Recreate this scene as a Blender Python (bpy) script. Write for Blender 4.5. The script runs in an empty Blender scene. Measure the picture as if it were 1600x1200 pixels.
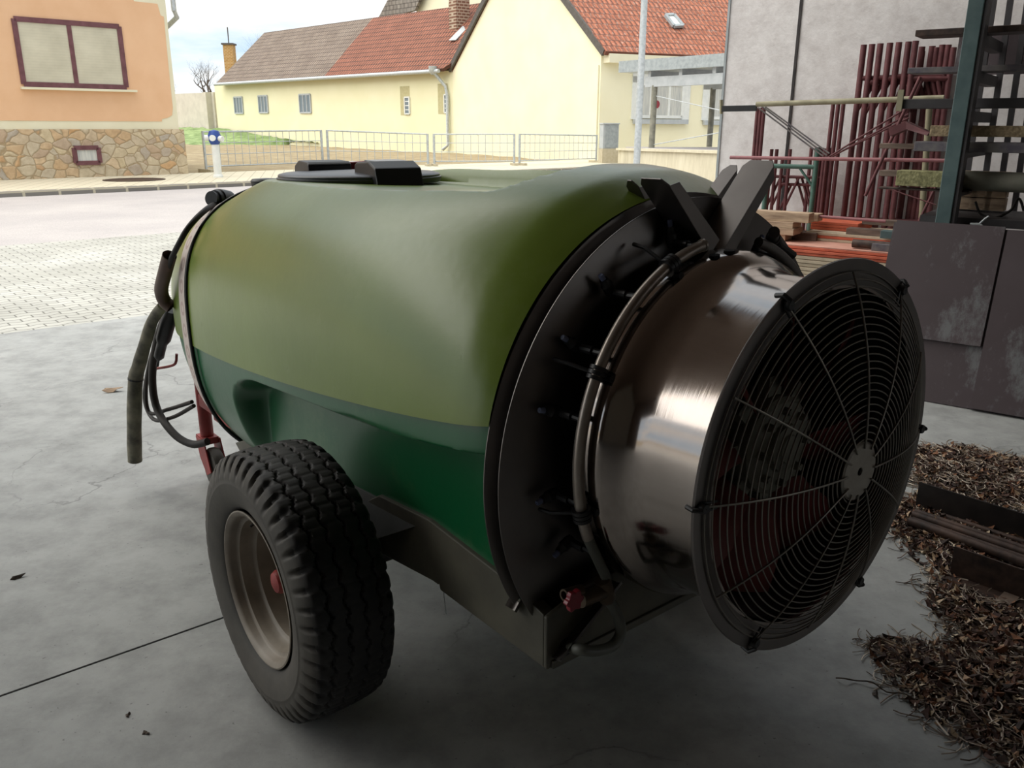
import bpy, bmesh, math, random
from mathutils import Vector, Matrix
random.seed(7)
PI = math.pi
sc = bpy.context.scene
COL = sc.collection

# ------------------------------------------------------------------ camera
FPX = 1313.88
TH = math.atan(406 / FPX)
RO = math.atan(14 / 2935)
CO = Vector((0, 0, 1.6))
_F = Vector((0, math.cos(TH), -math.sin(TH)))
_U = Vector((0, math.sin(TH), math.cos(TH)))
_R = Vector((1, 0, 0))
CR = _R * math.cos(RO) + _U * math.sin(RO)
CU = -_R * math.sin(RO) + _U * math.cos(RO)
camd = bpy.data.cameras.new('camera')
cam = bpy.data.objects.new('camera', camd)
COL.objects.link(cam)
camd.sensor_width = 36
camd.lens = FPX / 1600 * 36
camd.clip_end = 500
m = Matrix((CR, CU, -_F)).transposed().to_4x4()
m.translation = CO
cam.matrix_world = m
sc.camera = cam


def ray(x, y):
    return _F + CR * ((x - 800) / FPX) + CU * ((600 - y) / FPX)


def atz(x, y, z=0.0):            # point of height z seen at x, y
    r = ray(x, y)
    return CO + r * ((z - CO.z) / r.z)


def atp(x, y, p, n):             # point on the plane (p, n) seen at x, y
    r = ray(x, y)
    return CO + r * ((Vector(p) - CO).dot(n) / r.dot(n))


# sprayer frame: x forward, y left, z up
PSI, PIT = .6784, .0146
EX = -Vector((math.sin(PSI) * math.cos(PIT), -math.cos(PSI) * math.cos(PIT), math.sin(PIT)))
EY = Vector((-math.cos(PSI), -math.sin(PSI), 0))
EZ = EX.cross(EY)
W0 = Vector((-.05203, 2.54047, 0))
SM = Matrix((EX, EY, EZ)).transposed().to_4x4()
SM.translation = W0


def hl(px, py, ax, val):          # sprayer-local point with coordinate ax == val
    r = ray(px, py)
    d = (r.dot(EX), r.dot(EY), r.dot(EZ))
    q = CO - W0
    o = (q.dot(EX), q.dot(EY), q.dot(EZ))
    t = (val - o[ax]) / d[ax]
    return Vector((o[0] + t * d[0], o[1] + t * d[1], o[2] + t * d[2]))


# ------------------------------------------------------------------ materials
def srgb(c):
    return tuple(((v / 12.92) if v <= .04045 else ((v + .055) / 1.055) ** 2.4) for v in c)


def hexc(h):
    h = h.lstrip('#')
    return srgb([int(h[i:i + 2], 16) / 255 for i in (0, 2, 4)]) + (1,)


class NT:
    def __init__(s, name):
        s.m = bpy.data.materials.new(name)
        s.m.use_nodes = True
        s.t = s.m.node_tree
        s.b = s.t.nodes['Principled BSDF']
        s.tc = s.t.nodes.new('ShaderNodeTexCoord')

    def n(s, typ, **kw):
        nd = s.t.nodes.new('ShaderNode' + typ)
        for k, v in kw.items():
            if hasattr(nd, k) and k not in nd.inputs:
                setattr(nd, k, v)
            else:
                nd.inputs[k.replace('_', ' ')].default_value = v
        return nd

    def l(s, a, b):
        s.t.links.new(a, b)

    def vec(s, uv=False, scale=(1, 1, 1), rot=(0, 0, 0)):
        mp = s.n('Mapping')
        mp.inputs['Scale'].default_value = scale
        mp.inputs['Rotation'].default_value = rot
        s.l(s.tc.outputs['UV' if uv else 'Object'], mp.inputs['Vector'])
        return mp.outputs[0]

    def noise(s, scale, detail=4, rough=.55, vec=None):
        nd = s.n('TexNoise')
        nd.inputs['Scale'].default_value = scale
        nd.inputs['Detail'].default_value = detail
        nd.inputs['Roughness'].default_value = rough
        s.l(vec if vec else s.tc.outputs['Object'], nd.inputs['Vector'])
        return nd.outputs['Fac']

    def ramp(s, fac, stops, interp='LINEAR'):
        nd = s.n('ValToRGB')
        nd.color_ramp.interpolation = interp
        e = nd.color_ramp.elements
        while len(e) < len(stops):
            e.new(.5)
        for q, (p, c) in zip(e, stops):
            q.position = p
            q.color = hexc(c) if isinstance(c, str) else (c if len(c) == 4 else tuple(c) + (1,))
        s.l(fac, nd.inputs[0])
        return nd.outputs[0]

    def mix(s, f, a, b, mode='MIX'):
        nd = s.n('Mix')
        nd.data_type = 'RGBA'
        nd.blend_type = mode
        for i, v in ((0, f), (6, a), (7, b)):
            if isinstance(v, (int, float)):
                nd.inputs[i].default_value = v
            elif isinstance(v, str):
                nd.inputs[i].default_value = hexc(v)
            elif isinstance(v, tuple):
                nd.inputs[i].default_value = v
            else:
                s.l(v, nd.inputs[i])
        return nd.outputs[2]

    def math(s, op, a, b=None, c=None):
        nd = s.n('Math')
        nd.operation = op
        for i, v in enumerate((a, b, c)):
            if v is None:
                continue
            if isinstance(v, (int, float)):
                nd.inputs[i].default_value = v
            else:
                s.l(v, nd.inputs[i])
        return nd.outputs[0]

    def bump(s, h, strength=.3, dist=.01):
        nd = s.n('Bump')
        nd.inputs['Strength'].default_value = strength
        nd.inputs['Distance'].default_value = dist
        s.l(h, nd.inputs['Height'])
        s.l(nd.outputs[0], s.b.inputs['Normal'])
        return nd

    def set(s, color=None, rough=None, metal=None, spec=None):
        for k, v in (('Base Color', color), ('Roughness', rough), ('Metallic', metal), ('Specular IOR Level', spec)):
            if v is None:
                continue
            if isinstance(v, str):
                s.b.inputs[k].default_value = hexc(v)
            elif isinstance(v, (int, float, tuple)):
                s.b.inputs[k].default_value = v
            else:
                s.l(v, s.b.inputs[k])
        return s.m


def plain(name, c1, c2=None, rough=.6, metal=0, scale=8, bump=0, bscale=60, spec=None, bdist=.003, stretch=(1, 1, 1)):
    a = NT(name)
    v = a.vec(scale=stretch)
    col = a.ramp(a.noise(scale, 5, vec=v), [(.32, c1), (.68, c2 or c1)])
    if bump:
        a.bump(a.noise(bscale, 4, vec=v), bump, bdist)
    return a.set(col, rough, metal, spec)


M = {}


def mats():
    M['black_plastic'] = plain('black_plastic', '#0c0c0d', '#17171a', .45, bump=.1)
    M['rubber_hose'] = plain('rubber_hose', '#17130f', '#241c16', .6)
    M['brown_hose'] = plain('brown_hose', '#4a362c', '#5d463a', .5, scale=14)
    M['lay_hose'] = plain('flat_hose', '#4b4940', '#85816f', .75, scale=16, bump=.5, bscale=20)
    M['red_paint'] = plain('red_paint', '#7a2a28', '#a13a38', .5, scale=12)
    M['red_plastic'] = plain('red_plastic', '#7e1f2c', '#8f2936', .35)
    M['frame'] = plain('frame_paint', '#413f37', '#5f5c4f', .55, scale=5, bump=.15)
    M['frame_grey'] = plain('frame_grey', '#55585a', '#6a6c6e', .6, scale=5)
    M['dark_steel'] = plain('dark_steel', '#2c2a2b', '#45403f', .45, metal=.6, scale=10)
    M['rust_steel'] = plain('rusty_steel', '#2b2423', '#57443c', .6, metal=.35, scale=18, bump=.3)
    M['galv'] = plain('galvanised', '#a9afb1', '#c3c8ca', .5, metal=.3, scale=12)
    M['grey_paint'] = plain('grey_paint', '#a5aaad', '#b6babc', .6, scale=4)
    M['scaffold_red'] = plain('scaffold_red_paint', '#552d31', '#6f3f42', .6, scale=14, bump=.2)
    M['scaffold_green'] = plain('scaffold_green_paint', '#3e5f55', '#54776c', .6, scale=14)
    M['scaffold_yellow'] = plain('scaffold_yellow_paint', '#857f66', '#9d977d', .6, scale=10)
    M['scaffold_pink'] = plain('faded_red_paint', '#85555a', '#9a6669', .6, scale=12)
    M['post_green'] = plain('green_post_paint', '#465a5c', '#586b6c', .5, scale=9)
    M['rack_dark'] = plain('rack_dark', '#2e2b2e', '#3d3a3c', .6, scale=8)
    M['beam_grey'] = plain('weathered_beam', '#55505a', '#7b7672', .75, scale=12, bump=.3)
    M['pipe_grey'] = plain('cement_pipe', '#6e6d62', '#8f8d80', .7, scale=5)
    M['lichen'] = plain('lichen_crust', '#6d6a4a', '#a39f74', .9, scale=45, bump=1, bscale=40, bdist=.01)
    M['crust'] = plain('rusty_crust', '#70604a', '#a08d70', .9, scale=45, bump=1, bscale=40, bdist=.01)
    M['wood'] = plain('sawn_wood', '#8c7460', '#c2a98e', .8, scale=6, bump=.3, stretch=(1, 1, 6))
    M['wood_dark'] = plain('weathered_wood', '#5a4c44', '#7e6c60', .8, scale=6, bump=.3, stretch=(1, 1, 5))
    M['ply_edge'] = plain('panel_edge', '#a99a84', '#cfc0a8', .8, scale=10)
    M['orange_paint'] = plain('orange_edge_paint', '#b4543a', '#d0694b', .6, scale=8)
    M['ply_face'] = plain('pink_panel_face', '#b58373', '#cf9f8e', .75, scale=4)
    M['white_paint'] = plain('white_paint', '#d6d8d4', '#e4e5e0', .5, scale=4)
    M['blue_paint'] = plain('blue_paint', '#1f3f86', '#2d4f98', .45)
    M['tyre_side'] = None
    M['glass'] = NT('window_glass').set('#6f7a80', .12, 0, .6)
    M['curtain'] = plain('curtain', '#a9abaa', '#d0cfc6', .9, scale=3, stretch=(8, 8, .4))
    M['blind'] = None
    M['brick_yellow'] = None
    M['cream'] = plain('cream_render', '#dcd5b9', '#e3ddc4', .9, scale=1.2, bump=.1)
    M['yellow'] = plain('yellow_render', '#e9e2c2', '#efe9cc', .9, scale=.6, bump=.1)
    M['yellow_b'] = plain('yellow_render_clean', '#e4dfba', '#eae5c4', .9, scale=.6, bump=.1)
    M['orange_wall'] = plain('orange_render', '#dcb08a', '#e2b893', .9, scale=1.5, bump=.25, bscale=18)
    M['window_wood'] = plain('window_wood', '#5b3336', '#70444a', .5, scale=6)
    M['niche'] = plain('niche_render', '#b5ad84', '#c2ba92', .9)
    M['bark'] = plain('bark', '#41382f', '#6a5f55', .9, scale=20, bump=.5)
    M['grass'] = plain('grass', '#5d7440', '#93a670', .95, scale=1.6, bump=.5, bscale=30)
    M['mortar'] = plain('mortar', '#b3a88e', '#c2b8a0', .9)
    M['hall_paint'] = plain('grey_hall_paint', '#77756f', '#86847e', .9)
    M['black_hole'] = plain('dark_opening', '#050505', '#080808', .9)
    M['label_grey'] = plain('label_grey', '#8d9496', '#a5abad', .3)
    M['red_blade'] = plain('red_fan_blade', '#5f2422', '#74302c', .45, scale=10)
    M['hub_casting'] = plain('hub_casting', '#5b5a4c', '#77766a', .55, scale=14, bump=.2)
    M['nozzle'] = plain('nozzle_plastic', '#4a5272', '#6a7390', .4)
    M['brass'] = plain('brass', '#3f352b', '#5d4e3e', .4, metal=.6)
    M['leaf_dark'] = plain('dark_leaf', '#2a211b', '#4a3b2e', .8)
    M['hose_grey'] = plain('drain_hose', '#4a4c46', '#62645c', .5)
    M['dark_roof'] = plain('slate_cap', '#4a4541', '#5d5752', .7)
    M['dirt'] = None

    # stainless, brushed
    def stainless(name, c1, c2, r1, r2, bump=.05, sc_=(1, 1, 1)):
        a = NT(name)
        v = a.vec(scale=sc_)
        n1 = a.noise(3.0, 6, .6, v)
        n2 = a.noise(90, 3, .6, a.vec(scale=(1, .06, .06)))
        col = a.ramp(n1, [(.3, c1), (.7, c2)])
        a.bump(n2, bump, .002)
        rg = a.n('MapRange')
        a.l(n1, rg.inputs[0])
        rg.inputs[3].default_value = r1
        rg.inputs[4].default_value = r2
        return a.set(col, rg.outputs[0], 1.0)
    M['stainless'] = stainless('stainless_steel', '#8f8680', '#a89f99', .07, .17)
    M['stainless_dull'] = stainless('dull_stainless_steel', '#6a6664', '#807b78', .35, .5)
    M['wire'] = plain('guard_wire', '#77736c', '#8b867e', .4, metal=.8)

    # tank shells
    for nm, c1, c2 in (('light_green', '#62781f', '#72892e'), ('dark_green', '#0b5530', '#0f6238')):
        a = NT(nm + '_polyethylene')
        n1 = a.noise(1.6, 4)
        col = a.ramp(n1, [(.3, c1), (.7, c2)])
        sct = a.noise(70, 5, .7, a.vec(scale=(1, 1, .15), rot=(.3, .4, 0)))
        dust = a.ramp(a.noise(2.3, 8, .75), [(.52, (0, 0, 0)), (.8, (1, 1, 1))])
        col2 = a.mix(a.math('MULTIPLY', dust, .22), col, '#a9b48a')
        rg = a.n('MapRange')
        a.l(sct, rg.inputs[0])
        rg.inputs[3].default_value = .24
        rg.inputs[4].default_value = .36
        a.bump(a.noise(22, 5, .6), .08, .006)
        M[nm] = a.set(col2, rg.outputs[0], 0, .62)

    # tyre rubber
    a = NT('tyre_rubber')
    v = a.tc.outputs['Object']
    sep = a.n('SeparateXYZ')
    a.l(v, sep.inputs[0])
    dustn = a.ramp(a.noise(9, 6, .7), [(.35, (0, 0, 0)), (.75, (1, 1, 1))])
    side = a.n('MapRange')
    a.l(a.math('ABSOLUTE', sep.outputs['Y']), side.inputs[0])
    side.inputs[1].default_value = .100
    side.inputs[2].default_value = .116
    dirty = a.math('MULTIPLY', side.outputs[0], a.math('ADD', a.math('MULTIPLY', dustn, .35), .5))
    col = a.mix(a.math('MAXIMUM', a.math('MULTIPLY', dustn, .18), dirty), '#141416', '#5a564f')
    a.bump(a.noise(120, 3), .15, .002)
    M['tyre'] = a.set(col, .62, 0, .4)
    M['rim'] = plain('rim_paint', '#6f665b', '#938a7d', .5, scale=7, bump=.1)

    # concrete floor
    a = NT('concrete_floor')
    big = a.noise(.9, 6, .6)
    col = a.ramp(big, [(.3, '#999b9a'), (.5, '#a3a5a4'), (.7, '#acaead')])
    mid = a.ramp(a.noise(5, 8, .7), [(.35, '#dcdcdc'), (.6, '#ffffff')])
    col = a.mix(1.0, col, mid, 'MULTIPLY')
    st = a.ramp(a.noise(2.2, 3, .5, a.vec(scale=(1, 1, 1))), [(.68, (1, 1, 1)), (.80, (.7, .7, .69))])
    col = a.mix(.8, col, st, 'MULTIPLY')
    spk = a.ramp(a.noise(60, 2, .5), [(.70, (1, 1, 1)), (.74, (.3, .3, .3))])
    col = a.mix(.6, col, spk, 'MULTIPLY')
    # fine cracks
    vo = a.n('TexVoronoi', feature='DISTANCE_TO_EDGE')
    vo.inputs['Scale'].default_value = .9
    wv = a.n('VectorMath', operation='ADD')
    nn = a.n('TexNoise')
    nn.inputs['Scale'].default_value = 3
    nn.inputs['Detail'].default_value = 6
    a.l(a.tc.outputs['Object'], nn.inputs['Vector'])
    sc2 = a.n('VectorMath', operation='SCALE')
    a.l(nn.outputs['Color'], sc2.inputs[0])
    sc2.inputs['Scale'].default_value = .5
    a.l(a.tc.outputs['Object'], wv.inputs[0])
    a.l(sc2.outputs[0], wv.inputs[1])
    a.l(wv.outputs[0], vo.inputs['Vector'])
    crk = a.ramp(vo.outputs['Distance'], [(.0, (.45, .45, .45)), (.006, (1, 1, 1))])
    msk = a.ramp(a.noise(.7, 2), [(.5, (0, 0, 0)), (.6, (1, 1, 1))])
    col = a.mix(a.math('MULTIPLY', msk, .8), col, a.mix(1.0, col, crk, 'MULTIPLY'))
    a.bump(a.noise(18, 8, .7), .25, .006)
    M['floor'] = a.set(col, .72)

    # asphalt
    a = NT('asphalt')
    col = a.ramp(a.noise(.5, 8, .6), [(.3, '#b1abab'), (.7, '#c4bebb')])
    col = a.mix(.35, col, a.ramp(a.noise(60, 2), [(.3, '#777777'), (.7, '#ffffff')]), 'MULTIPLY')
    M['asphalt'] = a.set(col, .85)

    # interlocking pavers : wavy brick
    a = NT('interlocking_pavers')
    v = a.vec(uv=True)
    w = a.n('TexWave', wave_type='BANDS', bands_direction='X')
    w.inputs['Scale'].default_value = 1.45
    a.l(v, w.inputs['Vector'])
    cmb = a.n('CombineXYZ')
    a.l(a.math('MULTIPLY', w.outputs['Fac'], .03), cmb.inputs['Y'])
    add = a.n('VectorMath', operation='ADD')
    a.l(v, add.inputs[0])
    a.l(cmb.outputs[0], add.inputs[1])
    br = a.n('TexBrick')
    a.l(add.outputs[0], br.inputs['Vector'])
    br.inputs['Scale'].default_value = 1
    br.inputs['Mortar Size'].default_value = .007
    br.inputs['Brick Width'].default_value = .22
    br.inputs['Row Height'].default_value = .11
    br.inputs['Color1'].default_value = hexc('#c6c5be')
    br.inputs['Color2'].default_value = hexc('#b8b7b1')
    br.inputs['Mortar'].default_value = hexc('#76756f')
    col = a.mix(.7, br.outputs['Color'], a.ramp(a.noise(.8, 6, .6), [(.3, '#c8c8c4'), (.7, '#ffffff')]), 'MULTIPLY')
    a.bump(br.outputs['Fac'], -.4, .01)
    M['pavers'] = a.set(col, .8)

    a = NT('sidewalk_pavers')
    v = a.vec(uv=True, rot=(0, 0, .5))
    br = a.n('TexBrick')
    a.l(v, br.inputs['Vector'])
    br.inputs['Scale'].default_value = 1
    br.inputs['Mortar Size'].default_value = .012
    br.inputs['Brick Width'].default_value = .3
    br.inputs['Row Height'].default_value = .3
    br.offset = 0
    br.inputs['Color1'].default_value = hexc('#d2cab4')
    br.inputs['Color2'].default_value = hexc('#cbc3ad')
    br.inputs['Mortar'].default_value = hexc('#aaa28c')
    M['sidewalk'] = a.set(br.outputs['Color'], .9)

    a = NT('kerb_stone')
    v = a.vec(uv=True)
    br = a.n('TexBrick')
    a.l(v, br.inputs['Vector'])
    br.inputs['Scale'].default_value = 1
    br.inputs['Mortar Size'].default_value = .03
    br.inputs['Brick Width'].default_value = .75
    br.inputs['Row Height'].default_value = 2
    br.inputs['Color1'].default_value = hexc('#6d6a65')
    br.inputs['Color2'].default_value = hexc('#7f7b74')
    br.inputs['Mortar'].default_value = hexc('#b5ad98')
    M['kerb'] = a.set(br.outputs['Color'], .9)

    a = NT('dry_soil')
    col = a.ramp(a.noise(1.2, 10, .7), [(.3, '#93836a'), (.5, '#a89878'), (.7, '#bcae90')])
    col = a.mix(.5, col, a.ramp(a.noise(6, 6, .7, a.vec(scale=(.3, 1, 1))), [(.35, '#8a7b62'), (.7, '#ffffff')]), 'MULTIPLY')
    a.bump(a.noise(3, 8, .7), .6, .1)
    M['dirt'] = a.set(col, .95)

    # flagstone plinth
    a = NT('flagstone')
    nn = a.n('TexNoise')
    nn.inputs['Scale'].default_value = 2.5
    a.l(a.tc.outputs['UV'], nn.inputs['Vector'])
    s2 = a.n('VectorMath', operation='SCALE')
    a.l(nn.outputs['Color'], s2.inputs[0])
    s2.inputs['Scale'].default_value = .22
    ad = a.n('VectorMath', operation='ADD')
    a.l(a.tc.outputs['UV'], ad.inputs[0])
    a.l(s2.outputs[0], ad.inputs[1])
    mp = a.n('Mapping')
    mp.inputs['Scale'].default_value = (1, 1.25, 1)
    a.l(ad.outputs[0], mp.inputs[0])
    v1 = a.n('TexVoronoi', feature='F1')
    v2 = a.n('TexVoronoi', feature='DISTANCE_TO_EDGE')
    for q in (v1, v2):
        q.inputs['Scale'].default_value = 3.2
        a.l(mp.outputs[0], q.inputs['Vector'])
    sp = a.n('SeparateColor')
    a.l(v1.outputs['Color'], sp.inputs[0])
    col = a.ramp(sp.outputs[0], [(0, '#cdae88'), (.25, '#c9bba4'), (.5, '#d3c1a0'), (.7, '#b7ada0'), (.85, '#cda578'), (1, '#dccdb2')])
    col = a.mix(.5, col, a.ramp(a.noise(5, 6, .7, a.tc.outputs['UV']), [(.3, '#a89a88'), (.7, '#ffffff')]), 'MULTIPLY')
    ed = a.ramp(v2.outputs['Distance'], [(.015, (1, 1, 1)), (.05, (0, 0, 0))])
    col = a.mix(ed, col, '#a08c6e')
    a.bump(a.ramp(v2.outputs['Distance'], [(0, (0, 0, 0)), (.1, (1, 1, 1))]), .5, .04)
    M['flagstone'] = a.set(col, .9)

    def tiles(name, c1, c2, c3, w=.25, h=.33, lichen=0):
        a = NT(name)
        v = a.tc.outputs['UV']
        br = a.n('TexBrick')
        a.l(v, br.inputs['Vector'])
        br.inputs['Scale'].default_value = 1
        br.inputs['Mortar Size'].default_value = .05
        br.inputs['Mortar Smooth'].default_value = .6
        br.inputs['Brick Width'].default_value = w
        br.inputs['Row Height'].default_value = h
        br.inputs['Color1'].default_value = hexc(c1)
        br.inputs['Color2'].default_value = hexc(c2)
        br.inputs['Mortar'].default_value = hexc(c3)
        col = a.mix(.6, br.outputs['Color'], a.ramp(a.noise(.7, 6, .7, v), [(.3, '#b5a8a0'), (.7, '#ffffff')]), 'MULTIPLY')
        if lichen:
            col = a.mix(a.ramp(a.noise(2.2, 9, .85, a.vec(uv=True, scale=(3.5, 2.2, 1))), [(.54, (0, 0, 0)), (.60, (lichen,) * 3)]), col, '#d8c3b4')
        sep = a.n('SeparateXYZ')
        a.l(v, sep.inputs[0])
        saw = a.math('FRACT', a.math('DIVIDE', sep.outputs['Y'], h))
        rr = a.math('ABSOLUTE', a.math('SINE', a.math('MULTIPLY', sep.outputs['X'], PI / w)))
        a.bump(a.math('ADD', a.math('MULTIPLY', saw, -1.0), a.math('MULTIPLY', rr, .5)), 1.0, .16)
        return a.set(col, .85)
    M['roof_red'] = tiles('red_roof_tiles', '#a86a52', '#996049', '#5c3c32', h=.42)
    M['roof_red_pale'] = tiles('orange_roof_tiles', '#bb7152', '#ad6547', '#7a4c3c', h=.40, lichen=.55)
    M['roof_brown'] = tiles('brown_roof_tiles', '#9a8a7b', '#8c7d70', '#655850', h=.42)
    M['roof_grey'] = tiles('grey_shingles', '#8b8379', '#7a7269', '#5c554e', .5, .35)

    a = NT('yellow_brick')
    br = a.n('TexBrick')
    a.l(a.vec(scale=(1, 1, 1)), br.inputs['Vector'])
    sep = a.n('SeparateXYZ')
    a.l(a.tc.outputs['Object'], sep.inputs[0])
    cb = a.n('CombineXYZ')
    a.l(a.math('ADD', sep.outputs['X'], sep.outputs['Y']), cb.inputs[0])
    a.l(sep.outputs['Z'], cb.inputs[1])
    a.l(cb.outputs[0], br.inputs['Vector'])
    br.inputs['Scale'].default_value = 1
    br.inputs['Mortar Size'].default_value = .015
    br.inputs['Brick Width'].default_value = .3
    br.inputs['Row Height'].default_value = .12
    br.inputs['Color1'].default_value = hexc('#b58b4e')
    br.inputs['Color2'].default_value = hexc('#a3793f')
    br.inputs['Mortar'].default_value = hexc('#c9b28a')
    M['brick_yellow'] = a.set(br.outputs['Color'], .9)
    a = NT('brown_brick')
    br = a.n('TexBrick')
    sep = a.n('SeparateXYZ')
    a.l(a.tc.outputs['Object'], sep.inputs[0])
    cb = a.n('CombineXYZ')
    a.l(a.math('ADD', sep.outputs['X'], sep.outputs['Y']), cb.inputs[0])
    a.l(sep.outputs['Z'], cb.inputs[1])
    a.l(cb.outputs[0], br.inputs['Vector'])
    br.inputs['Scale'].default_value = 1
    br.inputs['Mortar Size'].default_value = .03
    br.inputs['Brick Width'].default_value = .4
    br.inputs['Row Height'].default_value = .16
    br.inputs['Color1'].default_value = hexc('#7d5a48')
    br.inputs['Color2'].default_value = hexc('#6d4c3d')
    br.inputs['Mortar'].default_value = hexc('#b0a08c')
    M['brick_brown'] = a.set(br.outputs['Color'], .9)

    # hall wall
    a = NT('white_rough_render')
    col = a.ramp(a.noise(.8, 8, .65), [(.25, '#d6d1d0'), (.5, '#dcd8d7'), (.75, '#e3dfde')])
    col = a.mix(.5, col, a.ramp(a.noise(7, 8, .75), [(.33, '#c8c2c0'), (.6, '#ffffff')]), 'MULTIPLY')
    a.bump(a.noise(9, 8, .7), .35, .02)
    M['hall_wall'] = a.set(col, .9)

    # retaining wall
    a = NT('streaky_concrete')
    col = a.ramp(a.noise(2.5, 8, .7, a.vec(scale=(1, 1, .3))), [(.3, '#b9b096'), (.55, '#cfc7ae'), (.75, '#d9d2bc')])
    M['ret_wall'] = a.set(col, .9)

    # brown formwork
    a = NT('brown_film_plywood')
    col = a.ramp(a.noise(1.4, 4), [(.3, '#42373a'), (.7, '#50464a')])
    wear = a.ramp(a.noise(2.0, 9, .78, a.vec(scale=(1.3, 1.3, .6))), [(.53, (0, 0, 0)), (.62, (1, 1, 1))])
    col = a.mix(a.math('MULTIPLY', wear, .55), col, '#7e8284')
    spk = a.ramp(a.noise(14, 4, .6), [(.76, (0, 0, 0)), (.79, (1, 1, 1))])
    col = a.mix(a.math('MULTIPLY', spk, .7), col, '#a9a9a8')
    col = a.mix(a.ramp(a.noise(1.1, 3, .5), [(.62, (0, 0, 0)), (.7, (.5, .5, .5))]), col, '#4a2f2a')
    M['film_ply'] = a.set(col, .62)

    # strip with faded red marks
    a = NT('level_strip')
    sep = a.n('SeparateXYZ')
    a.l(a.tc.outputs['UV'], sep.inputs[0])
    # rings and dots repeated every .09 m along v; u 0..1 across
    fr = a.math('SUBTRACT', a.math('FRACT', a.math('DIVIDE', sep.outputs['Y'], .085)), .5)
    uu = a.math('SUBTRACT', sep.outputs['X'], .5)
    d = a.math('SQRT', a.math('ADD', a.math('POWER', a.math('MULTIPLY', fr, 2.6), 2), a.math('POWER', a.math('MULTIPLY', uu, 3.0), 2)))
    ring = a.math('MULTIPLY', a.math('GREATER_THAN', d, .45), a.math('LESS_THAN', d, .85))
    col = a.mix(.0, '#cbb7b4', '#cbb7b4')
    col = a.mix(a.math('MULTIPLY', ring, .55), '#cbbfb8', '#9a7675')
    M['level'] = a.set(col, .6)

    # blinds
    a = NT('window_blind')
    v = a.tc.outputs['UV']
    sep = a.n('SeparateXYZ')
    a.l(v, sep.inputs[0])
    ln = a.math('FRACT', a.math('MULTIPLY', sep.outputs['Y'], 14))
    col = a.mix(a.math('MULTIPLY', a.math('LESS_THAN', ln, .18), .35), '#b9b29a', '#968f7a')
    col = a.mix(.5, col, a.ramp(a.noise(.8, 4, .6, v), [(.3, '#aaa38e'), (.7, '#e6dfc8')]))
    a.b.inputs['Coat Weight'].default_value = .6
    a.b.inputs['Coat Roughness'].default_value = .1
    M['blind'] = a.set(col, .6)


mats()


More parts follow.
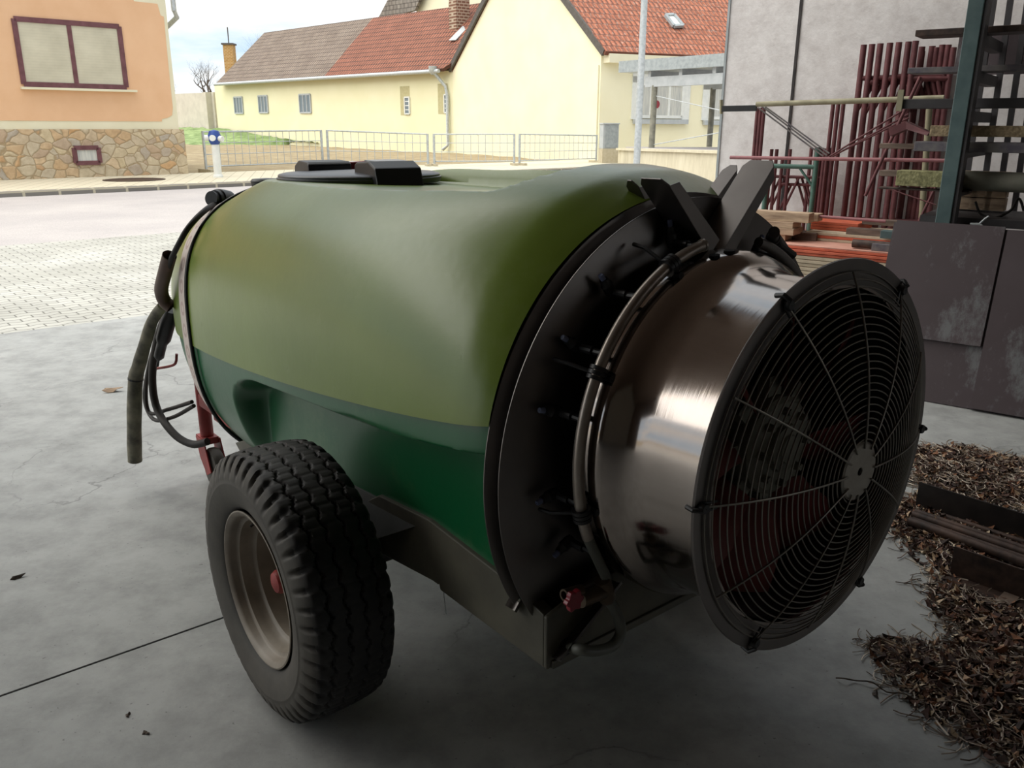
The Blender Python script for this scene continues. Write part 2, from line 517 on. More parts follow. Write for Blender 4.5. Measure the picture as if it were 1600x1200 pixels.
# ------------------------------------------------------------------ mesh builder
class MB:
    def __init__(s):
        s.v = []
        s.f = []
        s.uv = []

    def add(s, vs, fs, uvs=None):
        b = len(s.v)
        s.v += [Vector(v) for v in vs]
        for i, f in enumerate(fs):
            s.f.append([b + k for k in f])
            s.uv.append(uvs[i] if uvs else [(0, 0)] * len(f))
        return s

    def box(s, c, size, rot=None):
        c = Vector(c)
        hx, hy, hz = [q / 2 for q in size]
        vs = [Vector((x, y, z)) for x in (-hx, hx) for y in (-hy, hy) for z in (-hz, hz)]
        if rot is not None:
            vs = [rot @ v for v in vs]
        s.add([v + c for v in vs], [(0, 1, 3, 2), (4, 6, 7, 5), (0, 4, 5, 1), (2, 3, 7, 6), (0, 2, 6, 4), (1, 5, 7, 3)])
        return s

    def bar(s, a, b, w, h, up=(0, 0, 1)):
        a, b = Vector(a), Vector(b)
        d = (b - a)
        L = d.length
        d.normalize()
        u = Vector(up)
        sd = d.cross(u)
        if sd.length < 1e-4:
            sd = d.cross(Vector((1, 0, 0)))
        sd.normalize()
        u = sd.cross(d)
        R = Matrix((d, sd, u)).transposed()
        return s.box((a + b) / 2, (L, w, h), R)

    def tube(s, pts, r, n=10, cap=True, smooth=0):
        pts = [Vector(p) for p in pts]
        if smooth:
            pts = catmull(pts, smooth)
        N = len(pts)
        rs = r if isinstance(r, (list, tuple)) else [r] * N
        if len(rs) != N:
            rs = [rs[min(len(rs) - 1, int(i * (len(rs) - 1) / (N - 1) + .5))] for i in range(N)]
        t = (pts[1] - pts[0]).normalized()
        ref = Vector((0, 0, 1)) if abs(t.z) < .9 else Vector((1, 0, 0))
        nrm = t.cross(ref).normalized()
        vs = []
        for i, p in enumerate(pts):
            t2 = (pts[min(i + 1, N - 1)] - pts[max(i - 1, 0)]).normalized()
            nrm = (nrm - t2 * nrm.dot(t2)).normalized()
            bn = t2.cross(nrm)
            for k in range(n):
                a = 2 * PI * k / n
                vs.append(p + (nrm * math.cos(a) + bn * math.sin(a)) * rs[i])
        fs = []
        for i in range(N - 1):
            for k in range(n):
                fs.append((i * n + k, i * n + (k + 1) % n, (i + 1) * n + (k + 1) % n, (i + 1) * n + k))
        if cap:
            fs.append(tuple(range(n - 1, -1, -1)))
            fs.append(tuple((N - 1) * n + k for k in range(n)))
        return s.add(vs, fs)

    def ring(s, c, e1, e2, R, r, n=72, k=8, a0=0, a1=2 * PI):
        c, e1, e2 = Vector(c), Vector(e1), Vector(e2)
        full = abs(a1 - a0 - 2 * PI) < 1e-6
        e3 = e1.cross(e2)
        vs = []
        cnt = n if full else n + 1
        for i in range(cnt):
            a = a0 + (a1 - a0) * i / n
            d = e1 * math.cos(a) + e2 * math.sin(a)
            for j in range(k):
                b = 2 * PI * j / k
                vs.append(c + d * (R + r * math.cos(b)) + e3 * (r * math.sin(b)))
        fs = []
        for i in range(n):
            i2 = (i + 1) % cnt
            for j in range(k):
                fs.append((i * k + j, i2 * k + j, i2 * k + (j + 1) % k, i * k + (j + 1) % k))
        if not full:
            fs.append(tuple(range(k)))
            fs.append(tuple((cnt - 1) * k + j for j in range(k - 1, -1, -1)))
        return s.add(vs, fs)

    def lathe(s, prof, c, ax, e1, n=64, closed=False, a0=0, a1=2 * PI):
        # prof: list of (axial, radius)
        c, ax, e1 = Vector(c), Vector(ax).normalized(), Vector(e1).normalized()
        e2 = ax.cross(e1)
        full = abs(a1 - a0 - 2 * PI) < 1e-6
        cnt = n if full else n + 1
        vs = []
        K = len(prof)
        for i in range(cnt):
            a = a0 + (a1 - a0) * i / n
            d = e1 * math.cos(a) + e2 * math.sin(a)
            for (h, r) in prof:
                vs.append(c + ax * h + d * r)
        fs = []
        for i in range(n):
            i2 = (i + 1) % cnt
            for j in range(K if closed else K - 1):
                j2 = (j + 1) % K
                fs.append((i * K + j, i2 * K + j, i2 * K + j2, i * K + j2))
        return s.add(vs, fs)

    def prism(s, poly, d):      # planar polygon extruded by vector d
        poly = [Vector(p) for p in poly]
        d = Vector(d)
        n = len(poly)
        vs = poly + [p + d for p in poly]
        fs = [tuple(range(n)), tuple(range(2 * n - 1, n - 1, -1))]
        for i in range(n):
            fs.append((i, n + i, n + (i + 1) % n, (i + 1) % n))
        return s.add(vs, fs)

    def build(s, name, mat, parent=None, smooth=None, uvs=False, bevel=0, recenter=False, world=None):
        me = bpy.data.meshes.new(name)
        off = Vector((0, 0, 0))
        if recenter and s.v:
            xs = [v.x for v in s.v]
            ys = [v.y for v in s.v]
            off = Vector(((min(xs) + max(xs)) / 2, (min(ys) + max(ys)) / 2, min(v.z for v in s.v)))
        me.from_pydata([tuple(v - off) for v in s.v], [], s.f)
        if uvs:
            lay = me.uv_layers.new(name='UVMap')
            i = 0
            for f in s.uv:
                for u in f:
                    lay.data[i].uv = u
                    i += 1
        bm = bmesh.new()
        bm.from_mesh(me)
        bmesh.ops.recalc_face_normals(bm, faces=bm.faces)
        bm.to_mesh(me)
        bm.free()
        me.materials.append(M[mat] if isinstance(mat, str) else mat)
        if smooth is not None:
            for p in me.polygons:
                p.use_smooth = True
            me.set_sharp_from_angle(angle=math.radians(smooth))
        o = bpy.data.objects.new(name, me)
        o.location = off
        COL.objects.link(o)
        if parent is not None:
            o.parent = parent
        if bevel:
            b = o.modifiers.new('bevel', 'BEVEL')
            b.width = bevel
            b.segments = 2
            b.limit_method = 'ANGLE'
            b.angle_limit = math.radians(40)
        return o


def catmull(P, k):
    out = []
    n = len(P)
    for i in range(n - 1):
        p0, p1, p2, p3 = P[max(i - 1, 0)], P[i], P[i + 1], P[min(i + 2, n - 1)]
        for j in range(k):
            t = j / k
            out.append(.5 * ((2 * p1) + (p2 - p0) * t + (2 * p0 - 5 * p1 + 4 * p2 - p3) * t * t + (3 * p1 - p0 - 3 * p2 + p3) * t ** 3))
    out.append(P[-1])
    return out


def tag(o, label, cat, group=None, kind=None):
    o['label'] = label
    o['category'] = cat
    if group:
        o['group'] = group
    if kind:
        o['kind'] = kind
    return o


def struct(o, label=None, cat=None):
    o['kind'] = 'structure'
    if label:
        o['label'] = label
    if cat:
        o['category'] = cat
    return o


def empty(name, loc, rotz=0, mw=None):
    o = bpy.data.objects.new(name, None)
    o.empty_display_size = .2
    COL.objects.link(o)
    if mw is not None:
        o.matrix_world = mw
    else:
        o.location = loc
        o.rotation_euler = (0, 0, rotz)
    return o


def lerp(a, b, t):
    return a + (b - a) * t


def sstep(a, b, x):
    t = max(0, min(1, (x - a) / (b - a)))
    return t * t * (3 - 2 * t)


def interp(tab, x):
    if x <= tab[0][0]:
        return tab[0][1]
    for (x0, y0), (x1, y1) in zip(tab, tab[1:]):
        if x <= x1:
            t = (x - x0) / (x1 - x0)
            return y0 + (y1 - y0) * t
    return tab[-1][1]


def sinterp(tab, x):
    # smooth (catmull) interpolation of a table
    n = len(tab)
    if x <= tab[0][0]:
        return tab[0][1]
    if x >= tab[-1][0]:
        return tab[-1][1]
    for i in range(n - 1):
        if x <= tab[i + 1][0]:
            x0, y0 = tab[i]
            x1, y1 = tab[i + 1]
            h = x1 - x0
            m0 = (tab[i + 1][1] - tab[i - 1][1]) / (tab[i + 1][0] - tab[i - 1][0]) if i > 0 else (y1 - y0) / h
            m1 = (tab[i + 2][1] - tab[i][1]) / (tab[i + 2][0] - tab[i][0]) if i < n - 2 else (y1 - y0) / h
            t = (x - x0) / h
            return (2 * t ** 3 - 3 * t * t + 1) * y0 + (t ** 3 - 2 * t * t + t) * h * m0 + (-2 * t ** 3 + 3 * t * t) * y1 + (t ** 3 - t * t) * h * m1



SKY_STRENGTH, SUN_STRENGTH, EXPOSURE = .86, 3.0, 0.60
# ================================================================== ORCHARD SPRAYER
SP = empty('orchard_sprayer', W0, mw=SM)
tag(SP, 'green two-tone trailed orchard sprayer with big caged fan on concrete floor', 'sprayer')

T_W = [(-.732, .576), (-.70, .585), (-.64, .592), (-.4, .596), (.3, .592), (.8, .582), (1.08, .568), (1.25, .552), (1.42, .522), (1.53, .475), (1.60, .36), (1.62, .20)]
T_T = [(-.732, 1.430), (-.70, 1.447), (-.62, 1.480), (-.4, 1.495), (-.1, 1.49), (.3, 1.475), (.8, 1.46), (1.1, 1.388), (1.3, 1.345), (1.45, 1.28), (1.55, 1.19), (1.60, 1.07), (1.62, .95)]
T_B = [(-.732, .45), (-.6, .42), (-.3, .36), (.3, .29), (.8, .27), (1.2, .30), (1.42, .38), (1.53, .46), (1.60, .6), (1.62, .72)]
ZC = .87


def seamz(x):
    return .905 - .105 * x + .03 * x * x


def sec(x, ph, grow=0.0):
    w = sinterp(T_W, x) + grow
    c, s_ = math.cos(ph), math.sin(ph)
    if s_ >= 0:
        n = lerp(3.0, 2.05, max(0, min(1, (.25 - x) / .985)) ** 1.6)
        h = sinterp(T_T, x) - ZC + grow
    else:
        n = lerp(2.5, 2.05, max(0, min(1, (.25 - x) / .985)) ** 1.6)
        h = ZC - sinterp(T_B, x) + grow
    y = w * abs(c) ** (2 / n) * (1 if c >= 0 else -1)
    z = ZC + h * abs(s_) ** (2 / n) * (1 if s_ >= 0 else -1)
    # wheel recess, rounded front top corner
    if z < seamz(x):
        top = seamz(x) - lerp(.035, .06, sstep(.4, -.6, x))
        rad = .13
        qx = (x - (.73 - rad / .5)) * .5
        qz = z - (top - rad)
        dd = math.hypot(max(qx, 0), max(qz, 0)) + min(max(qx, qz), 0) - rad
        k = sstep(.0, -.036, dd)
        lim = .475
        if abs(y) > lim:
            y = lerp(abs(y), lim, k) * (1 if y > 0 else -1)
    return y, z


def deck(x, y, z, grow=0):
    # flat filling deck: wall on the right side, open lip on the left
    dk = 1.408 + .045 * y + .02 * sstep(.2, -.5, x)
    dk = lerp(dk, 1.62, sstep(-.41, -.66, x)) + grow
    k = sstep(-.318, -.290, y)
    if z > dk:
        z = lerp(z, dk, k)
    return z


_PC = {}


def phi_at(x, zt_):
    key = (x, zt_)
    if key in _PC:
        return _PC[key]
    _PC[key] = phi_solve(x, zt_)
    return _PC[key]


def phi_solve(x, zt_):
    lo, hi = -PI / 2, PI / 2
    for _ in range(40):
        m_ = (lo + hi) / 2
        if sec(x, m_)[1] < zt_:
            lo = m_
        else:
            hi = m_
    return (lo + hi) / 2


def strip_shell(xs, rows, fn, name, mat, smooth=60, cap=False, parent=None):
    b = MB()
    n = rows
    vs = []
    for x in xs:
        for j in range(n):
            vs.append(fn(x, j / (n - 1)))
    fs = []
    for i in range(len(xs) - 1):
        for j in range(n - 1):
            fs.append((i * n + j, i * n + j + 1, (i + 1) * n + j + 1, (i + 1) * n + j))
    if cap:
        fs.append(tuple((len(xs) - 1) * n + j for j in range(n)))
    b.add(vs, fs)
    return b.build(name, mat, parent if parent is not None else SP, smooth=smooth)


xs_ = []
x = -.732
while x < 1.4:
    xs_.append(x)
    x += .0145 if not .64 < x < .745 else .005
xs_ += [1.4, 1.42, 1.44, 1.46, 1.48, 1.5, 1.52, 1.54, 1.555, 1.57, 1.585, 1.597, 1.607, 1.614, 1.62]


def up_fn(x, t):
    p0 = phi_at(x, max(seamz(x) - .004, 0))
    a = lerp(p0, PI - p0, t)
    # sample denser near the deck edges by uniform angle
    y, z = sec(x, a, .010) if a <= PI / 2 else (lambda q: (-q[0], q[1]))(sec(x, PI - a, .010))
    return (x, y, deck(x, y, z))


def lo_fn(x, t):
    sz = seamz(x)
    dl_ = lerp(.035, .06, sstep(.4, -.6, x))
    p0 = phi_at(x, sz + .002)
    p1 = phi_at(x, sz - dl_)
    p2 = phi_at(x, sz - dl_ - .045)
    tt = min(t, 1 - t)
    if tt < .035:
        a = lerp(p0, p1, tt / .035)
    elif tt < .095:
        a = lerp(p1, p2, (tt - .035) / .06)
    else:
        a = lerp(p2, -PI / 2, (tt - .095) / .405)
    if t > .5:
        a = -PI - a
    y, z = sec(x, a) if a >= -PI / 2 else (lambda q: (-q[0], q[1]))(sec(x, -PI - a))
    return (x, y, z)


up = strip_shell(xs_, 241, up_fn, 'upper_tank_shell', 'light_green', 22, True)
lo = strip_shell(xs_, 241, lo_fn, 'lower_tank_shell', 'dark_green', 50, True)
up['label'] = 'light green upper half of tank'
b = MB()
b.prism([Vector((-.731, .568 * math.cos(a), max(.47, .853 + .568 * math.sin(a)))) for a in [2 * PI * i / 72 for i in range(72)]], (.003, 0, 0))
b.build('tank_end', 'dark_green', SP)
lo['label'] = 'dark green lower half of tank with wheel recess'


def body_path(x, a0, a1, n, grow):
    out = []
    for i in range(n + 1):
        a = lerp(a0, a1, i / n)
        if a > PI / 2:
            y, z = sec(x, PI - a, grow)
            y = -y
        else:
            y, z = sec(x, a, grow)
        out.append(Vector((x, y, deck(x, y, z, grow))))
    return out


b = MB()
b.tube(body_path(1.09, -1.35, PI + 1.35, 120, .012), .0075, 8)
st = b.build('tank_strap', 'black_plastic', SP, smooth=60)
st['label'] = 'thin black strap around the tank'
# level scale strip
b = MB()
n = 90
P1 = body_path(1.125, -1.25, 1.15, n, .0125)
P2 = body_path(1.215, -1.25, 1.15, n, .0125)
vs = []
L = 0
Ls = []
for i in range(n + 1):
    if i:
        L += (P1[i] - P1[i - 1]).length
    Ls.append(L)
    vs += [P1[i], P2[i]]
b.add(vs, [(2 * i, 2 * i + 1, 2 * i + 3, 2 * i + 2) for i in range(n)],
      [[(0, Ls[i]), (1, Ls[i]), (1, Ls[i + 1]), (0, Ls[i + 1])] for i in range(n)])
o = b.build('level_scale', 'level', SP, smooth=60, uvs=True)
o['label'] = 'pale strip with faded reddish level marks'

# lid
LC = Vector((.79, 0, 1.408))
b = MB()
prof = [(0, .275), (0, .292), (.010, .297), (.018, .297), (.020, .292), (.026, .292), (.030, .288), (.034, .27), (.038, .16), (.041, .05), (.042, .001)]
b.lathe([(h, r) for h, r in prof], LC, (0, 0, 1), (1, 0, 0), 72)
lid = b.build('filling_lid', plain('lid_plastic', '#3d3f47', '#4a4c55', .38, scale=6), SP, smooth=35)
lid['label'] = 'round dark plastic filling lid'


def wedge(c, dirv, w, l, h, hb):
    # curved clamp block on lid edge: profile along dirv
    d = Vector(dirv).normalized()
    s_ = Vector((-d.y, d.x, 0))
    c = Vector(c)
    pr = [(-.12 * l, 0), (l * .98, -.045), (l, -.03), (l * .9, h * .55), (l * .6, h), (0, h * .9), (-.1 * l, h * .7)]
    poly = [c + d * a + Vector((0, 0, q)) - s_ * (w / 2) for a, q in pr]
    return poly, s_ * w


# near clamp (towards the camera/right), far clamp
cn = Vector((LC.x - .14, LC.y - .0, LC.z + .03))
poly, dv = wedge(cn, (-.72, .1, 0), .17, .19, .048, 0)
b = MB()
b.prism(poly, dv)
cl1 = b.build('lid_clamp', 'black_plastic', lid, bevel=.006)
b = MB()
b.box(cn + Vector((-.055, -.005, .046)), (.10, .13, .004), Matrix.Rotation(-.05, 3, 'Y'))
o = b.build('lid_label', 'label_grey', lid)
poly, dv = wedge(Vector((LC.x + .165, LC.y + .04, LC.z + .03)), (.72, -.1, 0), .17, .17, .042, 0)
b = MB()
b.prism(poly, dv)
b.build('lid_clamp', 'black_plastic', lid, bevel=.006)
b = MB()
b.bar(LC + Vector((.20, -.05, .045)), LC + Vector((.13, -.20, .055)), .05, .035)
o = b.build('lid_hinge', 'red_paint', lid, bevel=.004)
o['label'] = 'faded red hinge bar'

# small black filler cap at the tank front
cp = Vector((1.05, .25, 1.375))
b = MB()
b.lathe([(0, .03), (0, .052), (.012, .054), (.035, .057), (.042, .05), (.045, .001)], cp, (0.12, 0, 1), (1, 0, 0), 28)
b.build('filler_cap', 'black_plastic', SP, smooth=35)

# hose elbow fitting on front shoulder
kn = hl(343, 312, 1, .35)
b = MB()
ax = (Vector((-.5, .8, .15))).normalized()
b.lathe([(-.055, .001), (-.055, .036), (-.05, .04), (-.03, .041), (.01, .041), (.015, .036), (.03, .034), (.03, .028), (.05, .028), (.05, .001)], kn, ax, ax.orthogonal(), 28)
b.lathe([(0, .001), (0, .018), (.09, .018), (.09, .001)], kn, (-.6, 0, -.8), Vector((.8, 0, -.6)), 16)
b.build('hose_fitting', 'black_plastic', SP, smooth=35)
# black hose from the fitting down into the brown sleeve
def sp_px(pts):
    return [hl(px, py, 1, yy) for px, py, yy in pts]
ph = sp_px([(338, 318, .37), (324, 326, .44), (307, 341, .50), (292, 359, .545), (280, 380, .57), (269, 402, .585), (262, 422, .588)])
b = MB()
b.tube(ph, .0105, 12, smooth=6)
b.build('tank_hose', 'rubber_hose', SP, smooth=60)
ps = sp_px([(265, 399, .585), (258, 425, .59), (252, 452, .585), (257, 470, .57), (268, 480, .55)])
b = MB()
pts = catmull(ps, 6)
b.tube(pts, .026, 18, cap=False)
b.tube(pts, .022, 18, cap=False)
sl = b.build('hose_sleeve', 'brown_hose', SP, smooth=60)
sl['label'] = 'brown plastic pipe sleeve hooked at its end'
# folded flat hose hanging at the front
pf = sp_px([(254, 478, .56), (238, 502, .58), (226, 540, .60), (217, 572, .62), (212, 592, .63), (210, 640, .65), (210, 690, .66), (211, 720, .665)])
b = MB()
pts = catmull(pf, 6)
rs = [lerp(.020, .031, min(1, i / 22)) * (1 + .02 * math.sin(i * .9)) for i in range(len(pts))]
b.tube(pts, rs, 16)
o = b.build('flat_hose', 'lay_hose', SP, smooth=60)
o['label'] = 'mottled olive fabric hose hanging at the front'
b = MB()
i0 = 24
b.tube([pts[i0] - (pts[i0 + 1] - pts[i0]) * .2, pts[i0] + (pts[i0 + 1] - pts[i0]) * .2], .033, 14)
b.build('hose_tie', 'black_plastic', o)
# black hose bundle
for q in ([(264, 482, .49), (246, 530, .52), (238, 590, .54), (246, 640, .54), (272, 678, .52), (300, 694, .48), (324, 690, .44)],
          [(262, 484, .47), (252, 520, .50), (236, 560, .53), (228, 610, .55), (234, 645, .55), (262, 640, .5), (300, 628, .46)],
          [(260, 484, .46), (250, 520, .49), (234, 565, .52), (226, 622, .54), (240, 655, .54), (270, 652, .5), (303, 634, .46)]):
    b = MB()
    b.tube(sp_px(q), .017 if q[0][0] == 264 else .009, 10, smooth=6)
    b.build('pressure_hose', 'rubber_hose', SP, smooth=60)
b = MB()
b.tube(sp_px([(268, 484, .5), (258, 520, .52), (250, 550, .53), (246, 572, .535)]), [.028, .032, .022, .006], 12, smooth=4)
o = b.build('hose_bundle', 'black_plastic', SP, smooth=60)
b = MB()
b.tube(sp_px([(243, 576, .50), (262, 573, .49), (274, 568, .48), (276, 553, .475)]), .006, 8, smooth=3)
o = b.build('pto_hook', 'red_paint', SP, smooth=60)
o['label'] = 'small red steel hook'

# jack stand with caster
jt = hl(312, 645, 1, .37)
jb = hl(322, 700, 1, .37)
b = MB()
b.tube([Vector((1.72, .36, .60)), Vector((1.72, .36, .24))], .030, 16)
b.tube([Vector((1.72, .36, .62)), Vector((1.72, .36, .24))], .018, 12)
b.box((1.72, .36, .225), (.10, .07, .03))
for s_ in (-1, 1):
    b.prism([Vector((1.76, .36 + s_ * .034, .235)), Vector((1.66, .36 + s_ * .034, .235)), Vector((1.60, .36 + s_ * .034, .10)), Vector((1.66, .36 + s_ * .034, .07)), Vector((1.73, .36 + s_ * .034, .14))], (0, .006 * s_, 0))
jk = b.build('jack_stand', 'red_paint', SP, smooth=35)
b = MB()
b.lathe([(-.026, .001), (-.026, .05), (-.024, .088), (-.012, .096), (.012, .096), (.024, .088), (.026, .05), (.026, .001)], (1.65, .36, .1), (0, 1, 0), (1, 0, 0), 40)
b.build('jack_wheel', 'tyre', jk, smooth=35)
# drawbar
b = MB()
b.bar((1.0, .12, .36), (1.95, 0, .40), .10, .10)
b.bar((1.0, -.12, .36), (1.95, 0, .40), .10, .10)
b.bar((1.50, .36, .42), (1.50, -.3, .42), .06, .06)
b.bar((1.48, .36, .42), (1.74, .36, .42), .05, .06)
b.bar((.9, .36, .42), (1.5, .36, .42), .07, .08)
b.lathe([(-.02, .03), (-.02, .06), (.02, .06), (.02, .03)], (2.02, 0, .40), (0, 0, 1), (1, 0, 0), 24, closed=True)
b.build('drawbar', 'red_paint', SP, bevel=.005)

# frame
b = MB()
for s_ in (-1, 1):
    y0, y1 = .455 * s_, .487 * s_
    poly = [(-.81, .427), (-.40, .437), (-.395, .452), (.06, .40), (.9, .38), (1.0, .44), (.9, .48), (.12, .47), (-.10, .60), (-.36, .62), (-.72, .585), (-.81, .56)]
    b.prism([Vector((x, y0, z)) for x, z in poly], (0, y1 - y0, 0))
b.box((-.77, 0, .437), (.12, .95, .02))
b.bar((.9, .40, .42), (.9, -.40, .42), .08, .08)
b.bar((-.3, .46, .46), (-.3, -.46, .46), .1, .08)
fr = b.build('frame', 'frame', SP, bevel=.003)
b = MB()
b.prism([Vector((-.822, -.488, .427)), Vector((-.822, .488, .427)), Vector((-.822, .488, .56)), Vector((-.822, .36, .60)), Vector((-.822, -.36, .60)), Vector((-.822, -.488, .56))], (.012, 0, 0))
rb = b.build('rear_cover', 'frame', fr, bevel=.004)
b = MB()
b.prism([Vector((.28, .47, .56)), Vector((-.33, .47, .60)), Vector((-.10, .50, .47)), Vector((.2, .50, .44))], (0, .012, 0))
o = b.build('side_plate', 'frame_grey', fr)
b = MB()
b.prism([Vector((.28, -.47, .56)), Vector((-.33, -.47, .60)), Vector((-.10, -.50, .47)), Vector((.2, -.50, .44))], (0, -.012, 0))
o = b.build('side_plate', 'frame_grey', fr)
# thin straws of wire hanging below the frame
b = MB()
b.tube([Vector((-.39, .47, .44)), Vector((-.395, .472, .41)), Vector((-.40, .47, .36))], .0012, 5)
b.build('wire_end', 'galv', fr)

# axle and wheels
b = MB()
b.bar((0, -.60, .382), (0, .60, .382), .07, .07)
b.bar((-.02, .44, .40), (-.02, .44, .50), .12, .12, up=(1, 0, 0))
b.bar((-.02, -.44, .40), (-.02, -.44, .50), .12, .12, up=(1, 0, 0))
b.build('axle', 'dark_steel', SP, bevel=.004)

TR, TW = .3823, .128


def tyre_mesh():
    b = MB()
    prof = []
    # (v across, radius) centre line from outer bead to inner bead
    half = [(.098, .222), (.104, .226), (.112, .236), (.119, .255), (.1245, .272), (.1275, .290), (.1285, .300), (.1290, .303), (.1270, .306), (.1270, .315), (.1245, .331), (.120, .345), (.115, .355), (.110, .362)]
    tread = []
    nt = 44
    for i in range(nt + 1):
        v = lerp(.106, -.106, i / nt)
        r = .3823 - .010 * (abs(v) / .106) ** 2.6 - (.0045 if abs(v) > .1055 else 0)
        tread.append((v, r))
    prof = half + tread + [(-v, r) for v, r in reversed(half)]
    N = 576
    K = len(prof)
    vs = []
    nl = 46
    for i in range(N):
        a = 2 * PI * i / N
        ca, sa = math.cos(a), math.sin(a)
        for j, (v, r) in enumerate(prof):
            rr, vv = r, v
            if abs(v) <= .1061 and r > .36:
                g = 0
                ph_ = a * nl / (2 * PI)
                tri = abs((ph_ % 1) - .5) * 4 - 1
                for vc in (-.069, -.024, .024, .069):
                    dd = abs(v - vc - .0062 * tri)
                    g = max(g, 1 - sstep(.0016, .0044, dd))
                # small cross sipes
                for vc in (-.0465, 0, .0465):
                    dv_ = abs(v - vc)
                    pz = abs(((ph_ + .25 + (.5 if vc == 0 else 0)) % 1) - .5)
                    if dv_ > .006:
                        g = max(g, .13 * (1 - sstep(.04, .10, pz)) * sstep(.004, .012, dv_))
                # scalloped shoulder
                if abs(v) > .082:
                    pz = abs(((ph_ + (.5 if v > 0 else 0)) % 1) - .5)
                    g = max(g, 1.7 * (1 - sstep(.06, .24, pz)) * sstep(.080, .102, abs(v)))
                rr = r - .0085 * g
            elif r > .318 and abs(v) > .1:
                ph_ = a * nl / (2 * PI)
                pz = abs(((ph_ + (.5 if v > 0 else 0)) % 1) - .5)
                k = (1 - sstep(.05, .24, pz)) * sstep(.318, .362, r)
                rr = r - .012 * k
                vv = v - (.009 * k) * (1 if v > 0 else -1)
            if abs(abs(v) - .1275) < .001 and r > .31:
                vv = vv + .0012 * (1 if v > 0 else -1)
            vs.append((ca * rr, vv, sa * rr))
    fs = []
    for i in range(N):
        i2 = (i + 1) % N
        for j in range(K - 1):
            fs.append((i * K + j, i2 * K + j, i2 * K + j + 1, i * K + j + 1))
    b.add(vs, fs)
    return b


def rim_mesh():
    b = MB()
    # v towards outside (+), radius
    prof = [(.100, .214), (.107, .221), (.111, .222), (.112, .218), (.107, .208), (.100, .203), (.086, .201), (.081, .197), (.079, .188), (.060, .183), (.045, .181), (.040, .176), (.036, .168), (.022, .166),
            (.0, .164), (-.018, .160), (-.022, .150), (-.020, .130), (-.012, .115), (-.010, .085), (-.004, .075), (-.004, .001)]
    b.lathe(prof, (0, 0, 0), (0, 1, 0), (1, 0, 0), 72)
    b.lathe([(-.004, .205), (-.06, .19), (-.10, .21), (-.108, .221), (-.10, .221)], (0, 0, 0), (0, 1, 0), (1, 0, 0), 48)
    for i in range(6):
        a = 2 * PI * i / 6 + .3
        b.lathe([(0, .001), (.014, .001), (.014, .011), (-.006, .011)], (math.cos(a) * .098, -.010, math.sin(a) * .098), (0, 1, 0), (1, 0, 0), 6)
    return b


tm = tyre_mesh()
wr = rim_mesh().build('wheel', 'rim', SP, smooth=40)
wr.location = (0, .7146, TR)
wr['label'] = 'left road wheel with dirty grey rim'
ty = tm.build('tyre', 'tyre', wr, smooth=45)
ty['label'] = 'black ribbed agricultural tyre'
b = MB()
b.lathe([(-.01, .034), (.045, .034), (.055, .028), (.060, .015), (.061, .001)], (0, 0, 0), (0, 1, 0), (1, 0, 0), 32)
b.build('hub_cap', 'red_paint', wr, smooth=35)['label'] = 'faded red hub cap'
b = MB()
b.tube([Vector((.02, .075, .19)), Vector((.02, .10, .178))], .004, 8)
b.build('valve_stem', 'black_plastic', wr)
w2 = wr.copy()
COL.objects.link(w2)
w2.location = (0, -.7146, TR)
w2.rotation_euler = (0, 0, PI)
w2['label'] = 'right road wheel behind the tank'
for ch in list(wr.children):
    c = ch.copy()
    COL.objects.link(c)
    c.parent = w2

# baffle discs (open at the bottom)
DC = Vector((0, 0, .85297))


def disc(x, R, zcut, name, th=.004, hole=.33):
    b = MB()
    a_c = math.asin((zcut - DC.z) / R)
    a0, a1 = a_c, PI - a_c
    n = 120
    vs = []
    for i in range(n + 1):
        a = lerp(a0, a1, i / n)
        for r, xx in ((hole, x + th), (hole, x), (R - .002, x), (R, x + .001), (R, x + th - .001), (R - .002, x + th)):
            vs.append((xx, r * math.cos(a), DC.z + r * math.sin(a)))
    K = 6
    fs = []
    for i in range(n):
        for j in range(K):
            j2 = (j + 1) % K
            fs.append((i * K + j, (i + 1) * K + j, (i + 1) * K + j2, i * K + j2))
    b.add(vs, fs)
    # closing sheets down the ends
    return b.build(name, 'stainless_dull', SP, smooth=35)


disc(-.734, .588, .56, 'baffle_disc')['label'] = 'larger stainless baffle disc against the tank'
d3 = disc(-.772, .579, .50, 'baffle_disc')
d3['label'] = 'stainless baffle disc facing the fan'
b = MB()
b.lathe([(.004, .05), (.0, .335), (-.03, .37)], (-.768, 0, DC.z), (1, 0, 0), (0, 1, 0), 64)
b.build('air_duct', 'dark_steel', SP, smooth=35)

# deflector channels
def channel(name, p0, p1, x0, x1, fl, flat=.003, nrm_sign=1, label=None):
    # p0,p1 = (y,z) base, tip ; x0 front, x1 rear ; fl flange depth towards -y side
    y0, z0 = p0
    y1, z1 = p1
    d = Vector((0, y1 - y0, z1 - z0)).normalized()
    nn_ = Vector((0, d.z, -d.y))
    if nn_.y > 0:
        nn_ = -nn_
    nn_ *= nrm_sign
    b = MB()
    A = Vector((0, y0, z0))
    T = Vector((0, y1, z1))
    r = .018
    web = [A + Vector((x0, 0, 0)), A + Vector((x1, 0, 0)), T + Vector((x1, 0, 0)) - d * r, T + Vector((x1 + r * .7, 0, 0)), T + Vector((x0 - r * .7, 0, 0)), T + Vector((x0, 0, 0)) - d * r]
    b.prism(web, nn_ * flat)
    for xx, sg in ((x1, 1), (x0, -1)):
        fln = [A + Vector((xx, 0, 0)) + nn_ * fl * 1.2, A + Vector((xx, 0, 0)), T + Vector((xx, 0, 0)) - d * r, T + Vector((xx, 0, 0)) - d * (r + fl * .5) + nn_ * fl * .8]
        b.prism(fln, Vector((flat * sg, 0, 0)))
    o = b.build(name, 'stainless_dull', SP, bevel=.0012)
    if label:
        o['label'] = label
    return o


